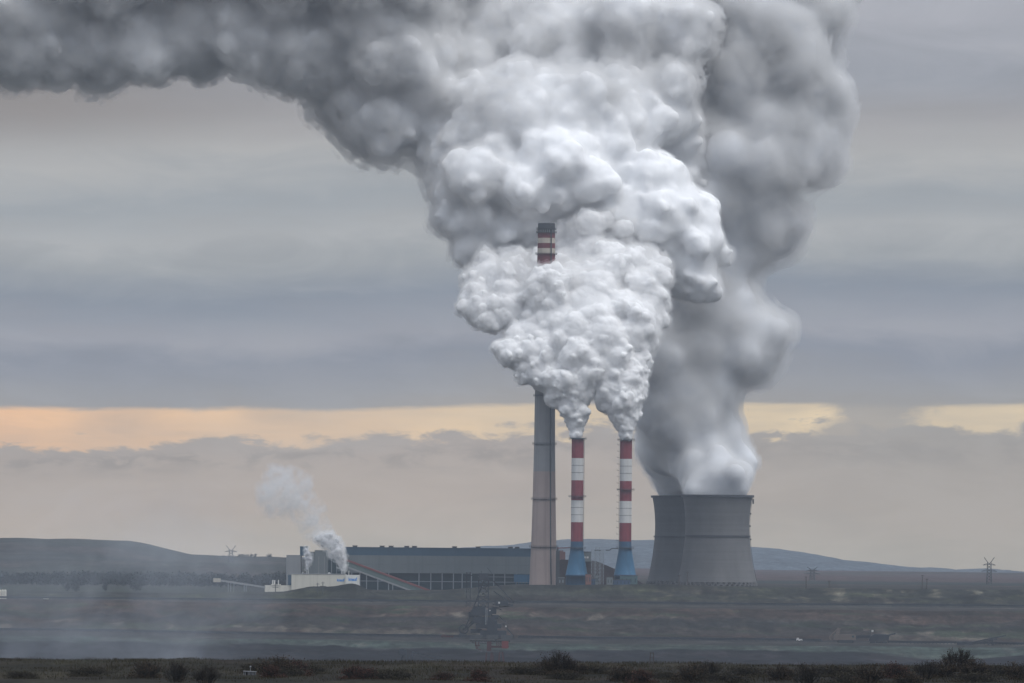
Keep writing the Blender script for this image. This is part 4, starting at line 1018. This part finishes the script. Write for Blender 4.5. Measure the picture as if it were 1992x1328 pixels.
# dark trestle with sagging cables
D = 4600.0; base = W(790, 1295, D); base.z = gz(base.x, D); P = lambda px, py: (W(px, py, D).x - base.x, W(px, py, D).z - base.z)
tr = thing('trestle', base, 'dark crooked trestle with long cables sloping down to the red stacker', 'trestle')
b = MB(); b.box(P(787, 1)[0], P(802, 1)[0], -2, 2, P(795, 1274)[1], P(795, 1264)[1]); b.box(P(789, 1)[0], P(797, 1)[0], -1.5, 1.5, P(795, 1264)[1] + .003, P(795, 1261.5)[1]); b.build('head', MACH, tr)
for u, v in ((P(786, 1272), P(772, 1296)), (P(791, 1272), P(790, 1298)), (P(796, 1272), P(797, 1298)), (P(784, 1270), P(780, 1292)), (P(801, 1272), P(803, 1286))):
    for y in (-1.5, 1.5): b = MB(); bar(b, u, v, .9, y); b.build('leg', MACH, tr)
b = MB()
for u, v in (((802, 1267), (912, 1292)), ((802, 1272), (905, 1296)), ((802, 1268.5), (860, 1277))):
    u, v = Vector((*P(*u), 0)), Vector((*P(*v), 0)); pp = [u.lerp(v, i / 10) - Vector((0, math.sin(math.pi * i / 10) * .6, 0)) for i in range(11)]
    for a_, c_ in zip(pp, pp[1:]): b.bar((a_.x, 0, a_.y), (c_.x, 0, c_.y), .42)
b.build('cable', MACH, tr)

# pale digger, dark loader, inclined belt and small vehicles on the right
D = 5000.0; base = W(1640, 1250, D); base.z = gz(base.x, D); P = lambda px, py: (W(px, py, D).x - base.x, W(px, py, D).z - base.z)
dg_ = thing('excavator', base, 'pale beige tracked excavator with its arm raised on the lower terrace at right', 'excavator')
b = MB(); b.prism([P(1622, 1244.5), P(1664, 1244.5), P(1665, 1235), P(1660, 1233.5), P(1624, 1234.5)], -3, 3); b.build('body', MACH_P, dg_)
b = MB(); x, z = P(1659, 1238); b.box(x - .8, x + .8, -3.05, -2.9, z - .7, z + .7); b.build('cab_window', GLASSY, dg_)
b = MB(); b.prism([P(1625, 1235), P(1632, 1235), P(1635, 1222), P(1629, 1221)], -1, 1); bar(b, P(1630, 1222), P(1613, 1240), .9); bar(b, P(1613, 1240), P(1617, 1244), 1.0); b.build('arm', MACH_P, dg_)
for y in (-3.2, 2.2): b = MB(); b.prism([P(1632, 1251), P(1658, 1251), P(1661, 1247.5), P(1657, 1244.6), P(1633, 1244.6), P(1629, 1247.5)], y, y + 1); b.build('track', MACH, dg_)
D = 5010.0; base = W(1710, 1252, D); base.z = gz(base.x, D); P = lambda px, py: (W(px, py, D).x - base.x, W(px, py, D).z - base.z)
ld = thing('belt_wagon', base, 'dark belt wagon with a pale cabin on a short mast right of the beige excavator', 'mining machine')
b = MB(); b.prism([P(1690, 1246), P(1728, 1246), P(1730, 1234), P(1700, 1233), P(1692, 1238)], -4, 4); b.build('body', MACH, ld)
b = MB(); bar(b, P(1660, 1239), P(1694, 1238), 2.4); bar(b, P(1726, 1236), P(1742, 1232), 1.2); b.build('boom', MACH, ld)
b = MB(); bar(b, P(1696, 1234), P(1696, 1226), .5); b.build('mast', MACH_P, ld)
b = MB(); b.box(P(1690, 1)[0], P(1700, 1)[0], -1.5, 1.5, P(1695, 1227)[1], P(1695, 1223)[1]); b.build('cabin_roof', MACH_P, ld)
b = MB(); x, z = P(1697, 1227); b.box(x - .7, x + .7, -2.3, -1.55, z - .7, z + .7); b.build('cabin', LAMP, ld)
for px in (1697, 1708, 1720): b = MB(); b.prism([P(px - 5, 1253), P(px + 5, 1253), P(px + 5, 1247), P(px - 5, 1247)], -4.5, 4.5); b.build('crawler', MACH, ld)
D = 4960.0; base = W(1910, 1258, D); base.z = gz(base.x, D); P = lambda px, py: (W(px, py, D).x - base.x, W(px, py, D).z - base.z)
ic = thing('spreader_boom', base, 'dark spreader with a boom tilted up to the right at the right edge', 'mining machine')
b = MB()
for y in (-1.5, 1.5):
    bar(b, P(1868, 1254), P(1956, 1236), .9, y); bar(b, P(1868, 1257), P(1940, 1243), .8, y)
    for i in range(9): px = 1872 + i * 8; bar(b, P(px, 1253.5 - i * 1.65), P(px + 4, 1255.5 - i * 1.6), .4, y)
b.build('boom', MACH, ic)
for u, v in ((P(1926, 1243), P(1921, 1262)), (P(1929, 1243), P(1934, 1262))):
    for y in (-1.5, 1.5): b = MB(); bar(b, u, v, .8, y); b.build('leg', MACH, ic)
b = MB(); b.box(P(1872, 1)[0], P(1882, 1)[0], -2, 2, P(1877, 1256)[1], P(1877, 1240)[1] - 3); b.build('drive_box', MACH, ic)
def vehicle(px, d, L, m, lab):
    b0 = W(px, 1240, d); b0.z = gz(b0.x, d); t = thing('mine_truck', b0, lab, 'truck', 'small vehicles in the pit')
    b = MB(); b.prism([(-L / 2, .7), (L / 2, .7), (L / 2, 2.0), (-L * .05, 2.0), (-L * .08, 2.9), (-L * .38, 2.9), (-L / 2, 1.9)], -1.2, 1.2); b.build('body', m, t)
    for x in (-L * .3, L * .3): b = MB(); b.prism([(x + .7 * math.cos(a), .55 + .7 * math.sin(a)) for a in [i * math.pi / 5 for i in range(10)]], -1.35, 1.35); b.build('wheel', STEEL, t)
vehicle(1555, 5060, 4.5, LAMP, 'small white truck beside the lower belt left of the beige excavator')
vehicle(870, 5030, 9.5, mat('truck_dull_red', (.06, .026, .026)), 'dark reddish truck parked left of the huge excavator')
vehicle(899, 5100, 5.5, MACH, 'small dark truck just left of the huge excavator mast')

# poles and pylons
def pole(px, d, h, lab, arm=1.2):
    b0 = W(px, 1140, d); b0.z = gz(b0.x, d) - .3
    t = thing('power_pole', b0, lab, 'power pole', 'wooden power poles')
    b = MB(); b.cone((0, 0, 0), (0, 0, h), .5, .36, 8); b.build('post', WOOD, t)
    b = MB(); b.box(-arm, arm, -.15, .15, h - .9, h - .55)
    for x in (-arm * .85, arm * .85): b.box(x - .12, x + .12, -.12, .12, h - .547, h - .1)
    b.build('crossarm', WOOD, t)
for px, d, h, lab in ((1568, 5850, 11, 'lone pole on the terrace edge right of the cooling towers'), (1613, 5860, 7, 'short pole next to the lone pole right of the cooling towers'), (1794, 5848, 13, 'taller pole of the close pair near the right edge'), (1803, 5848, 9.5, 'shorter pole of the close pair near the right edge'),
                      (1337, 5842, 12, 'pole standing before the seam of the two cooling towers'), (1321, 5842, 9, 'shorter pole left of the one before the cooling towers')):
    pole(px, d, h, lab)
def small_pylon(px, d, h, lab):
    b0 = W(px, 1150, d); b0.z = gz(b0.x, d) - .3
    t = thing('power_pole', b0, lab, 'power pole', 'poles before the white factory')
    b = MB(); b.cone((0, 0, 0), (0, 0, h), .45, .25, 8); b.build('post', STEEL, t)
    b = MB(); b.box(-2.6, 2.6, -.15, .15, h * .62, h * .62 + .4); b.box(-1.5, 1.5, -.15, .15, h * .88, h * .88 + .35); b.build('crossarm', STEEL, t)
small_pylon(536, 5790, 8, 'two armed dark pole in front of the factory annex'); small_pylon(618, 5765, 10, 'two armed dark pole before the middle of the white factory'); small_pylon(628, 5765, 11, 'thin two armed pole right of the one before the white factory')
def pylon(px, pyb, d, h, s, lab, zb=None):
    b0 = W(px, pyb, d); b0.z = zb if zb is not None else b0.z
    t = thing('pylon', b0, lab, 'pylon', 'high voltage pylons')
    b = MB(); w0, w1 = 2.5 * s, 1.7 * s; hz = h * .82
    for sx_ in (-1, 1):
        for sy_ in (-1, 1): b.bar((sx_ * w0, sy_ * w0, -1), (sx_ * w1, sy_ * w1, hz), .55 * s)
    for i in range(7):
        a_, c_ = i / 7, (i + 1) / 7; ra, rc = w0 + (w1 - w0) * a_, w0 + (w1 - w0) * c_
        for y in (-1, 1): b.bar((-ra, y * ra, hz * a_), (rc, y * rc, hz * c_), .4 * s); b.bar((ra, y * ra, hz * a_), (-rc, y * rc, hz * c_), .4 * s)
    b.build('lattice', STEEL, t)
    b = MB()
    for q in (-1, 1):
        b.bar((q * w1, 0, hz), (q * 5.0 * s, 0, h), .6 * s); b.bar((0, 0, hz * .90), (q * 6.2 * s, 0, hz * .87), .6 * s); b.bar((q * w1, 0, hz * .96), (q * 6.2 * s, 0, hz * .87), .3 * s); b.bar((0, 0, hz * .62), (q * 7.6 * s, 0, hz * .59), .55 * s); b.bar((q * w1, 0, hz * .68), (q * 7.6 * s, 0, hz * .59), .3 * s)
    b.build('crossarm', STEEL, t)
pylon(449, 1100, 7800, 26, 1.15, 'faint pylon with V shaped arms on the ridge above the white factory', 8)
pylon(1924, 1138, 6900, 28, 1.05, 'grey pylon with V shaped arms standing against the sky at the right', 0)
pylon(1580, 1130, 7600, 15, 1.2, 'faint low pylon in the haze right of the cooling towers', 0)

# ------------------------------------------------------------------ vegetation
def foliage_mat(name, col, var=.45):
    m = bpy.data.materials.new(name); m.use_nodes = True
    k = NT(m.node_tree); b = k.n['Principled BSDF']
    g = k.new('ShaderNodeNewGeometry')
    c = k.mix(g.outputs['Random Per Island'], tuple(v * (1 - var) for v in col), tuple(v * (1 + var) for v in col))
    k.put(b.inputs['Base Color'], c); b.inputs['Roughness'].default_value = .9; b.inputs['Specular IOR Level'].default_value = .1
    return m
TWIG = mat('bark', (.020, .017, .015), .95, .2, .5)
FOL = [foliage_mat('dry_brown_leaves', (.050, .037, .026)), foliage_mat('dull_red_leaves', (.056, .028, .022)), foliage_mat('dark_olive_leaves', (.040, .035, .024))]
WOODS = foliage_mat('dark_wood', (.036, .044, .044), .35)

def quad_cloud(P, size, rng, flat=.0):
    """Small leaf-sized quads at points P."""
    n = len(P); a = rng.standard_normal((n, 3)); a /= np.linalg.norm(a, axis=1)[:, None]
    b = rng.standard_normal((n, 3)); b -= a * (a * b).sum(1)[:, None]; b /= np.linalg.norm(b, axis=1)[:, None]
    s = (size * rng.uniform(.5, 1.4, n))[:, None]
    V = np.stack([P - a * s, P + b * s * .5, P + a * s, P - b * s * .5], 1).reshape(-1, 3)
    return V, np.arange(4 * n).reshape(n, 4)

def bush_parts(seed, w, h, n_leaf, n_st, ragged):
    """Winter scrub: stems fanning from the root, branching into twigs; dry leaves in clumps from the ground to an uneven top."""
    r = np.random.default_rng(seed); st = MB(); tips = []
    for i in range(n_st):
        a = r.uniform(0, 2 * math.pi); lean = r.uniform(.05, 1) ** .7 * w
        p = Vector((math.cos(a) * lean * .35, math.sin(a) * lean * .35, -.3)); q = Vector((math.cos(a) * lean * .65, math.sin(a) * lean * .65, h * r.uniform(.3, .55) * (1 - .4 * lean / w)))
        st.cone(p, q, .03 * h ** .5, .02 * h ** .5, 5)
        for j in range(5):
            e = q + Vector((r.normal() * .18 * w + math.cos(a) * lean * .2, r.normal() * .18 * w + math.sin(a) * lean * .2, h * r.uniform(.12, .5) * (1 - .5 * (lean / w) ** 2)))
            st.cone(q.lerp(p, r.uniform(0, .4)), e, .018 * h ** .5, .008, 4)
            for k in range(6):
                f = e + Vector((r.normal() * .10 * w, r.normal() * .10 * w, h * r.uniform(-.05, .16)))
                st.cone(q.lerp(e, r.uniform(.3, 1)), f, .012, .005, 3); tips.append(f)
    tips = np.array([tuple(t) for t in tips])
    c = r.standard_normal((26, 3)); c /= np.linalg.norm(c, axis=1)[:, None]; c *= r.uniform(.2, 1, (26, 1)) ** .5
    c = c * np.array([w, w, h * .5]); c[:, 2] = np.abs(c[:, 2]) * r.uniform(.3, 1.45, 26) * (1 - .35 * (np.hypot(c[:, 0], c[:, 1]) / w) ** 2)
    k = r.integers(0, 26, n_leaf)
    T = c[k] + r.standard_normal((n_leaf, 3)) * np.array([.16 * w, .16 * w, .13 * h])
    m = n_leaf // 3
    T[:m] = tips[r.integers(0, len(tips), m)] + r.standard_normal((m, 3)) * ragged * h
    T[:, 2] = np.abs(T[:, 2])
    return st, T, r
PROTO = []; PH = []
for i, (w, h, nl, ns, fm, rg_) in enumerate(((1.5, 2.0, 2600, 22, 0, .05), (1.4, 1.5, 2200, 22, 1, .07), (1.5, 2.4, 500, 26, 0, .05), (2.6, 1.3, 3000, 26, 2, .06), (1.7, 1.3, 1300, 20, 1, .08))):
    st, T, r = bush_parts(100 + i, w, h, nl, ns, rg_)
    t = thing('bush', (0, 0, -500), 'x', 'bush', 'winter bushes on the grassy foreground')
    st.build('stem', TWIG, t)
    V, q = quad_cloud(T, .075, r); np_mesh('foliage', V, q, FOL[fm], t)
    PROTO.append(t); PH.append(float(np.percentile(T[:, 2], 98)))
def copy_thing(t, loc, rz, s, label):
    r = t.copy(); COL.objects.link(r); r.location = loc; r.rotation_euler = (0, 0, rz); r.scale = (s * 1.15, s * 1.15, s); r['label'] = label
    for c in t.children:
        k = c.copy(); COL.objects.link(k); k.parent = r
    return r
# px, crest row of the bush, distance, prototype, label
BUSH = [(545, 1279, 985, 0, 'tallest dark rounded bush in the clump behind the little white shed'), (575, 1287, 982, 1, 'reddish bush on the right shoulder of the clump behind the white shed'), (510, 1289, 978, 3, 'low dark bush on the left side of the clump behind the white shed'), (600, 1294, 975, 3, 'low dark bush at the right end of the clump behind the white shed'), (530, 1296, 940, 1, 'dull red bush just behind the little white shed'), (560, 1300, 930, 3, 'squat dark bush in front of the tallest one near the white shed'),
        (345, 1290, 960, 2, 'thin twiggy bush left of the shed clump, taller of two'), (285, 1287, 960, 0, 'rounded bare bush on the grass well left of the white shed'), (175, 1298, 930, 3, 'dark patchy bush on the grass near the left side'), (400, 1297, 940, 2, 'thin twiggy bush between the rounded bare bush and the white shed'), (40, 1306, 900, 3, 'low dark bush in the bottom left corner'),
        (690, 1297, 940, 1, 'spiky dull red bush right of the shed clump'), (715, 1300, 935, 1, 'smaller dull red bush at the right of the spiky red one'), (760, 1303, 925, 3, 'low dark scrub below the crooked trestle'), (930, 1304, 905, 1, 'small reddish bush below the red stacker'), (862, 1308, 900, 4, 'tiny reddish bush left of the stacker legs'),
        (1085, 1270, 1000, 2, 'bare spreading bush standing tallest right of the red stacker'), (1060, 1286, 985, 0, 'dark dense bush at the left foot of the bare spreading one'), (1115, 1286, 985, 0, 'dark dense bush at the right foot of the bare spreading one'), (1150, 1294, 960, 3, 'low dark bush left of the two post frame'), (1020, 1296, 950, 3, 'low dark bush right below the red stacker'), (1210, 1296, 950, 0, 'rounded dark bush left of the two post frame'), (1250, 1304, 910, 1, 'reddish low bush at the foot of the two post frame'),
        (1345, 1292, 955, 0, 'dark rounded bush right of the two post frame'), (1375, 1288, 960, 2, 'twiggy bush beside the dark rounded one right of the frame'), (1450, 1298, 930, 3, 'low dark bush below the middle of the right terrace'), (1520, 1294, 950, 0, 'dark bush below the small white truck'), (1570, 1293, 955, 2, 'twiggy bush below the beige excavator'), (1620, 1296, 940, 3, 'low dark bush below the beige excavator'), (1690, 1294, 950, 0, 'dark bush below the dark belt wagon'), (1740, 1292, 955, 1, 'reddish bush below and right of the belt wagon'),
        (1800, 1288, 965, 2, 'twiggy bush left of the tall bare one at the right'), (1862, 1264, 1000, 2, 'tall bare spreading bush against the pit near the right edge'), (1835, 1285, 985, 0, 'dark bush at the left foot of the tall bare one at the right'), (1895, 1284, 985, 0, 'dark bush at the right foot of the tall bare one at the right'), (1940, 1294, 950, 3, 'low dark bush near the right edge'), (1980, 1290, 960, 0, 'dark rounded bush at the very right edge'), (1300, 1308, 890, 3, 'low dark scrub in the bottom middle right of the frame'), (1410, 1310, 885, 3, 'low dark scrub at the bottom below the right terrace'), (1660, 1309, 885, 3, 'low dark scrub at the bottom below the excavators'), (1770, 1308, 890, 0, 'dark scrub at the bottom left of the tall bare bush'), (1900, 1308, 890, 3, 'low dark scrub at the bottom right corner'), (1100, 1306, 895, 3, 'low dark scrub at the bottom below the bare spreading bush')]
first = set(); rb = np.random.default_rng(5)
HPX = {0: 40, 1: 30, 2: 46, 3: 24, 4: 22}
for px, py, d, kd, lab in BUSH:
    tall = HPX[kd] * rb.uniform(.72, 1.0)
    v = (py + tall - PY0) - (px - PX0) * math.sin(ROLL)
    d = min(992.0, 16.6 * F / v)
    top = W(px, py, d); z = gz(top.x, d); s = max(.6, (top.z - z) / PH[kd])
    if kd not in first:
        first.add(kd); t = PROTO[kd]; t.location = (top.x, d, z); t.scale = (s * 1.15, s * 1.15, s); t['label'] = lab
    else: copy_thing(PROTO[kd], (top.x, d, z), rb.uniform(0, 6.28), s, lab)
for i in range(5):
    if i not in first:
        for c in list(PROTO[i].children): bpy.data.objects.remove(c)
        bpy.data.objects.remove(PROTO[i])
# grass on the hilltop
rb = np.random.default_rng(11); n = 70000
X = rb.uniform(-92, 92, n); Y = 812 + 195 * rb.uniform(0, 1, n) ** .8
den = fbm2(X / 6, Y / 20, 77, 3); k = den + rb.uniform(-.5, .5, n) > -.15; X, Y, den = X[k], Y[k], den[k]
Z = ground_z(X, Y); hgt = (.22 + .28 * np.clip(den, 0, 1)) * rb.uniform(.5, 1.4, len(X)); wd = .035
lx, ly = rb.normal(0, .13, len(X)), rb.normal(0, .13, len(X)); an = rb.uniform(0, math.pi, len(X)); cx, sx2 = np.cos(an) * wd, np.sin(an) * wd
V = np.stack([np.stack([X - cx, Y - sx2, Z - .05], 1), np.stack([X + cx, Y + sx2, Z - .05], 1), np.stack([X + lx + cx * .3, Y + ly + sx2 * .3, Z + hgt], 1), np.stack([X + lx - cx * .3, Y + ly - sx2 * .3, Z + hgt], 1)], 1).reshape(-1, 3)
tag(np_mesh('grass', V, np.arange(len(V)).reshape(-1, 4), foliage_mat('dry_grass', (.034, .029, .016), .5), None), 'dry brownish grass on the hilltop in front', 'grass', kind='stuff')
# dark wood left of the factory (reads as one mass)
rb = np.random.default_rng(12); PX, SZ = [], []
for i in range(520):
    d = rb.uniform(6560, 6760); x = rb.uniform(-520, -212) if rb.uniform() < .9 else rb.uniform(-760, -520); z = gz(x, d); h = rb.uniform(9, 16.5) * (1 - .35 * float(sst(-x, 400, 700)))
    m = 70; a = rb.standard_normal((m, 3)); a /= np.linalg.norm(a, axis=1)[:, None]; a *= rb.uniform(.5, 1, (m, 1))
    c = np.array([x, d, z + h * .58]); PX.append(c + a * np.array([h * .30, h * .30, h * .44]))
P_ = np.concatenate(PX); V, q = quad_cloud(P_, 1.25, rb)
tag(np_mesh('wood', V, q, WOODS, None), 'dark hazy wood in front of the flat topped hill', 'wood', kind='stuff')
# single trees on the skyline and at the wood's edge
def tree(px, py, d, h, lab, zb=None, wide=.42):
    top = W(px, py, d); z = top.z - h; r = np.random.default_rng(int(px)); w = h * wide
    t = thing('tree', (top.x, d, z), lab, 'tree', 'single trees left of the plant')
    b = MB(); b.cone((0, 0, -3), (0, 0, h * .55), h * .035, h * .015, 7)
    for i in range(9):
        a = r.uniform(0, 6.28); z0 = h * r.uniform(.25, .55); b.cone((0, 0, z0), (math.cos(a) * w * .7, math.sin(a) * w * .7, z0 + h * r.uniform(.15, .35)), h * .014, h * .004, 5)
    b.build('trunk', TWIG, t)
    n = 420; cl = r.standard_normal((14, 3)); cl /= np.linalg.norm(cl, axis=1)[:, None]; cl *= r.uniform(.3, .8, (14, 1))
    a = cl[r.integers(0, 14, n)] + r.standard_normal((n, 3)) * .20; a = a * np.array([w, w, h * .38]) + np.array([0, 0, h * .60])
    V, q = quad_cloud(a, h * .055, r); np_mesh('crown', V, q, WOODS, t)
for px, py, d, h, lab, wd in ((523, 1075, 8350, 8, 'round dark tree alone on the ridge above the factory annex', .55), (466, 1076, 8350, 6, 'leftmost tree of the row on the ridge right of the faint pylon', .6), (474, 1075.5, 8350, 6.5, 'second tree of the row on the ridge right of the faint pylon', .6), (482, 1077, 8350, 5, 'low tree in the middle of the row on the ridge', .8), (489, 1076, 8350, 6, 'slim tree near the right end of the row on the ridge', .35), (496, 1076, 8350, 6.5, 'rightmost tree of the row on the ridge', .5),
        (413, 1079, 8400, 4, 'small tree on the ridge left of the faint pylon', .6), (434, 1079, 8400, 4.5, 'low tree at the foot of the faint pylon', .7), (131, 1132, 5900, 11, 'left tree of the pair standing before the dark wood', .3), (147, 1131, 5900, 12, 'right tree of the pair standing before the dark wood', .45), (265, 1132, 5900, 11, 'bushy tree before the dark wood under the flat hill end', .55), (205, 1134, 5900, 9, 'slim tree between the pair and the bushy tree', .3)):
    tree(px, py, d, h, lab, wide=wd)
# little white shed, its post, and the two-post frame
D = 872.0; base = W(496, 1326, D); base.z = gz(base.x, D) - .05; P = lambda px, py: (W(px, py, D).x - base.x, W(px, py, D).z - base.z)
SW = mat('weathered_white_board', (.22, .23, .25), .8, .15, 1.2, .4)
sh_ = thing('slatted_shed', base, 'tiny white slatted shed in front of the dark bush clump', 'shed')
x0, x1 = P(486, 1)[0], P(508, 1)[0]; zt = P(497, 1305)[1]; b = MB()
for i in range(9):
    x = x0 + (x1 - x0) * i / 8
    if i not in (2,): b.box(x - .055, x + .055, -.02, .02, .0, zt - .1)
b.build('slat', SW, sh_)
b = MB(); b.box(x0, x1, .05, .95, 0, zt - .12); b.build('wall', TWIG, sh_)
b = MB(); b.prism([(x0 - .12, zt - .1), (x1 + .12, zt - .16), (x1 + .12, zt - .07), (x0 - .12, zt)], -.15, 1.1); b.build('roof', SW, sh_)
base = W(487, 1326, 876); base.z = gz(base.x, 876) - .1; zt = W(487, 1299, 876).z - base.z
po = thing('marker_post', base, 'thin grey post with a round white knob beside the tiny slatted shed', 'post')
b = MB(); b.cone((0, 0, 0), (0, 0, zt), .05, .045, 8); b.build('post', SW, po)
b = MB(); b.lathe([(.02, zt - .02), (.1, zt + .05), (.13, zt + .14), (.1, zt + .23), (.02, zt + .28)], 12); b.build('knob', SW, po)
D = 945.0; base = W(1268, 1303, D); base.z = gz(base.x, D) - .1; P = lambda px, py: (W(px, py, D).x - base.x, W(px, py, D).z - base.z)
fr = thing('post_frame', base, 'two wooden posts joined by crossbars standing on the foreground crest', 'frame')
for u, v in ((P(1265.5, 1269), P(1263, 1304)), (P(1271, 1269), P(1272.5, 1304))):
    b = MB(); b.cone((v[0], 0, -.1), (u[0], 0, u[1]), .06, .05, 6); b.build('post', WOOD, fr)
b = MB(); bar(b, P(1265, 1270), P(1271.5, 1270), .09); bar(b, P(1265, 1279), P(1271.5, 1279), .06); bar(b, P(1264, 1290), P(1272, 1290), .05); b.build('crossbar', WOOD, fr)

# ------------------------------------------------------------------ small steam of the white factory, smoke drifting over the pit
def small_steam(rows, d, h, label, col, r0, dens, off):
    rows = [(a, b, c) for a, b, c in rows]
    pf = grow(puffs_px(rows, lambda py: d, rg, .3), rg, .5, [(9, .25, .6), (7, .25, .5)])
    Sd, lo, _ = field(pf, h, 5, 4, rg, [(4, .3)], [(12, 1.2), (5, .6)])
    t = thing('small_steam_plume', W(rows[0][0], rows[0][1], d), label, 'steam plume', 'steam plumes of the white factory')
    V, Q = surface_nets(Sd, lo, h)
    under(np_mesh('billows', V, Q, steam_mat('steam_s%d' % rows[0][0], col, r0, r0, 0, 1), None), t)
    n0 = len(COL.objects)
    shells('vapour', None, Sd, lo, h, 2, lambda x, z: off + 0 * x + 0 * z, [vapour_mat('vapour_st%d' % rows[0][0], (.93, .94, .95), dens * 1.6, (4, .3, .48)), vapour_mat('vapour_s%d' % rows[0][0], (.93, .94, .95), dens)], rg, .7)
    for o in list(COL.objects)[n0:]:
        if o.name.startswith('vapour') and o.parent is None: under(o, t)
    return t
small_steam([(666, 1104, 2.5), (665.5, 1099, 4), (664, 1092, 5.5), (661, 1084, 8), (656, 1075, 10), (650, 1066, 10), (660, 1066, 7), (642, 1058, 10), (652, 1055, 9), (632, 1052, 9), (636, 1043, 8), (622, 1046, 7)], 5936.0, .5, 'small white steam plume leaning left from the right roof stacks of the white factory', (.50, .51, .53), 2.5, .12, 4.6)
small_steam([(599, 1106, 2.2), (600, 1100, 3.6), (601, 1093, 5), (601, 1085, 5.5), (599, 1077, 5.2), (597, 1070, 4)], 5936.0, .5, 'short thin steam puff above the left roof stack of the white factory', (.50, .51, .54), 2.0, .14, 2.6)
def smoke_cloud(rows, d, h, name, label, cat, col, dens, off, swirl, torn):
    """Thin smoke: nested closed skins of even scattering air."""
    pf = grow(puffs_px(rows, lambda py: d, rg, .4), rg, 2, [(8, .3, .6)])
    Sd, lo, _ = field(pf, h, off * 2.2 + 14, off * 2.2 + 10, rg, [], swirl)
    m = vapour_mat(name + '_air', col, dens * .35); mt = vapour_mat(name + '_torn', col, dens * 3.4, torn)
    t = thing(name, W(rows[0][0], rows[0][1], d), label, cat)
    n0 = len(COL.objects)
    shells('vapour', None, Sd, lo, h, 1, lambda x, z: off + 0 * x + 0 * z, [mt, m, mt, m, mt], rg, .5)
    V, Q = surface_nets(Sd, lo, h); np_mesh('vapour', V, Q, m, None)
    V, Q = surface_nets((Sd + off * .6).astype(np.float32), lo, h)
    if len(V): np_mesh('vapour', V, Q, m, None)
    for o in list(COL.objects)[n0:]:
        if o.name.startswith('vapour') and o.parent is None: under(o, t)
    return t
smoke_cloud([(625, 1040, 12), (612, 1025, 15), (600, 1012, 18), (585, 1000, 20), (570, 985, 22), (560, 965, 24), (548, 950, 24), (575, 950, 18), (540, 935, 18), (560, 932, 16), (530, 965, 16), (528, 990, 12), (608, 990, 14)], 5945.0, 1.2,
            'steam_wisp', 'thin grey torn wisp of old steam drifting above the white factory', 'steam', (.55, .57, .61), .020, 5.5, [(22, 5), (9, 2.5)], (11, .35, .46))
smoke_cloud([(330, 1110, 40), (250, 1130, 45), (180, 1160, 50), (300, 1170, 45), (380, 1100, 35), (420, 1090, 24), (120, 1200, 50), (250, 1220, 45), (60, 1240, 45), (180, 1260, 40), (340, 1230, 40), (300, 1275, 35), (220, 1080, 22), (150, 1280, 35), (220, 1285, 30)], 4420.0, 5.0,
            'ground_smoke', 'thin bluish smoke drifting low over the pit at the left', 'smoke', (.75, .83, .95), .0004, 46, [(90, 22), (35, 8)], (60, .8, .44))

# ------------------------------------------------------------------ the hazy air round everything (sky outside)
hb = MB(); hb.box(-9000, 9000, -300, 21000, -130, HAZE_TOP)
hm = bpy.data.materials.new('haze_air'); hm.use_nodes = True
k = NT(hm.node_tree); k.n.remove(k.n['Principled BSDF'])
pv = k.new('ShaderNodeVolumePrincipled'); pv.inputs['Color'].default_value = (.74, .85, 1.0, 1); pv.inputs['Density'].default_value = HAZE_D
pv.inputs['Anisotropy'].default_value = 0.0
k.l.new(pv.outputs[0], k.n['Material Output'].inputs['Volume'])
tag(hb.build('haze', hm), 'pale bluish haze hanging in the air over the whole valley', 'haze', kind='stuff')
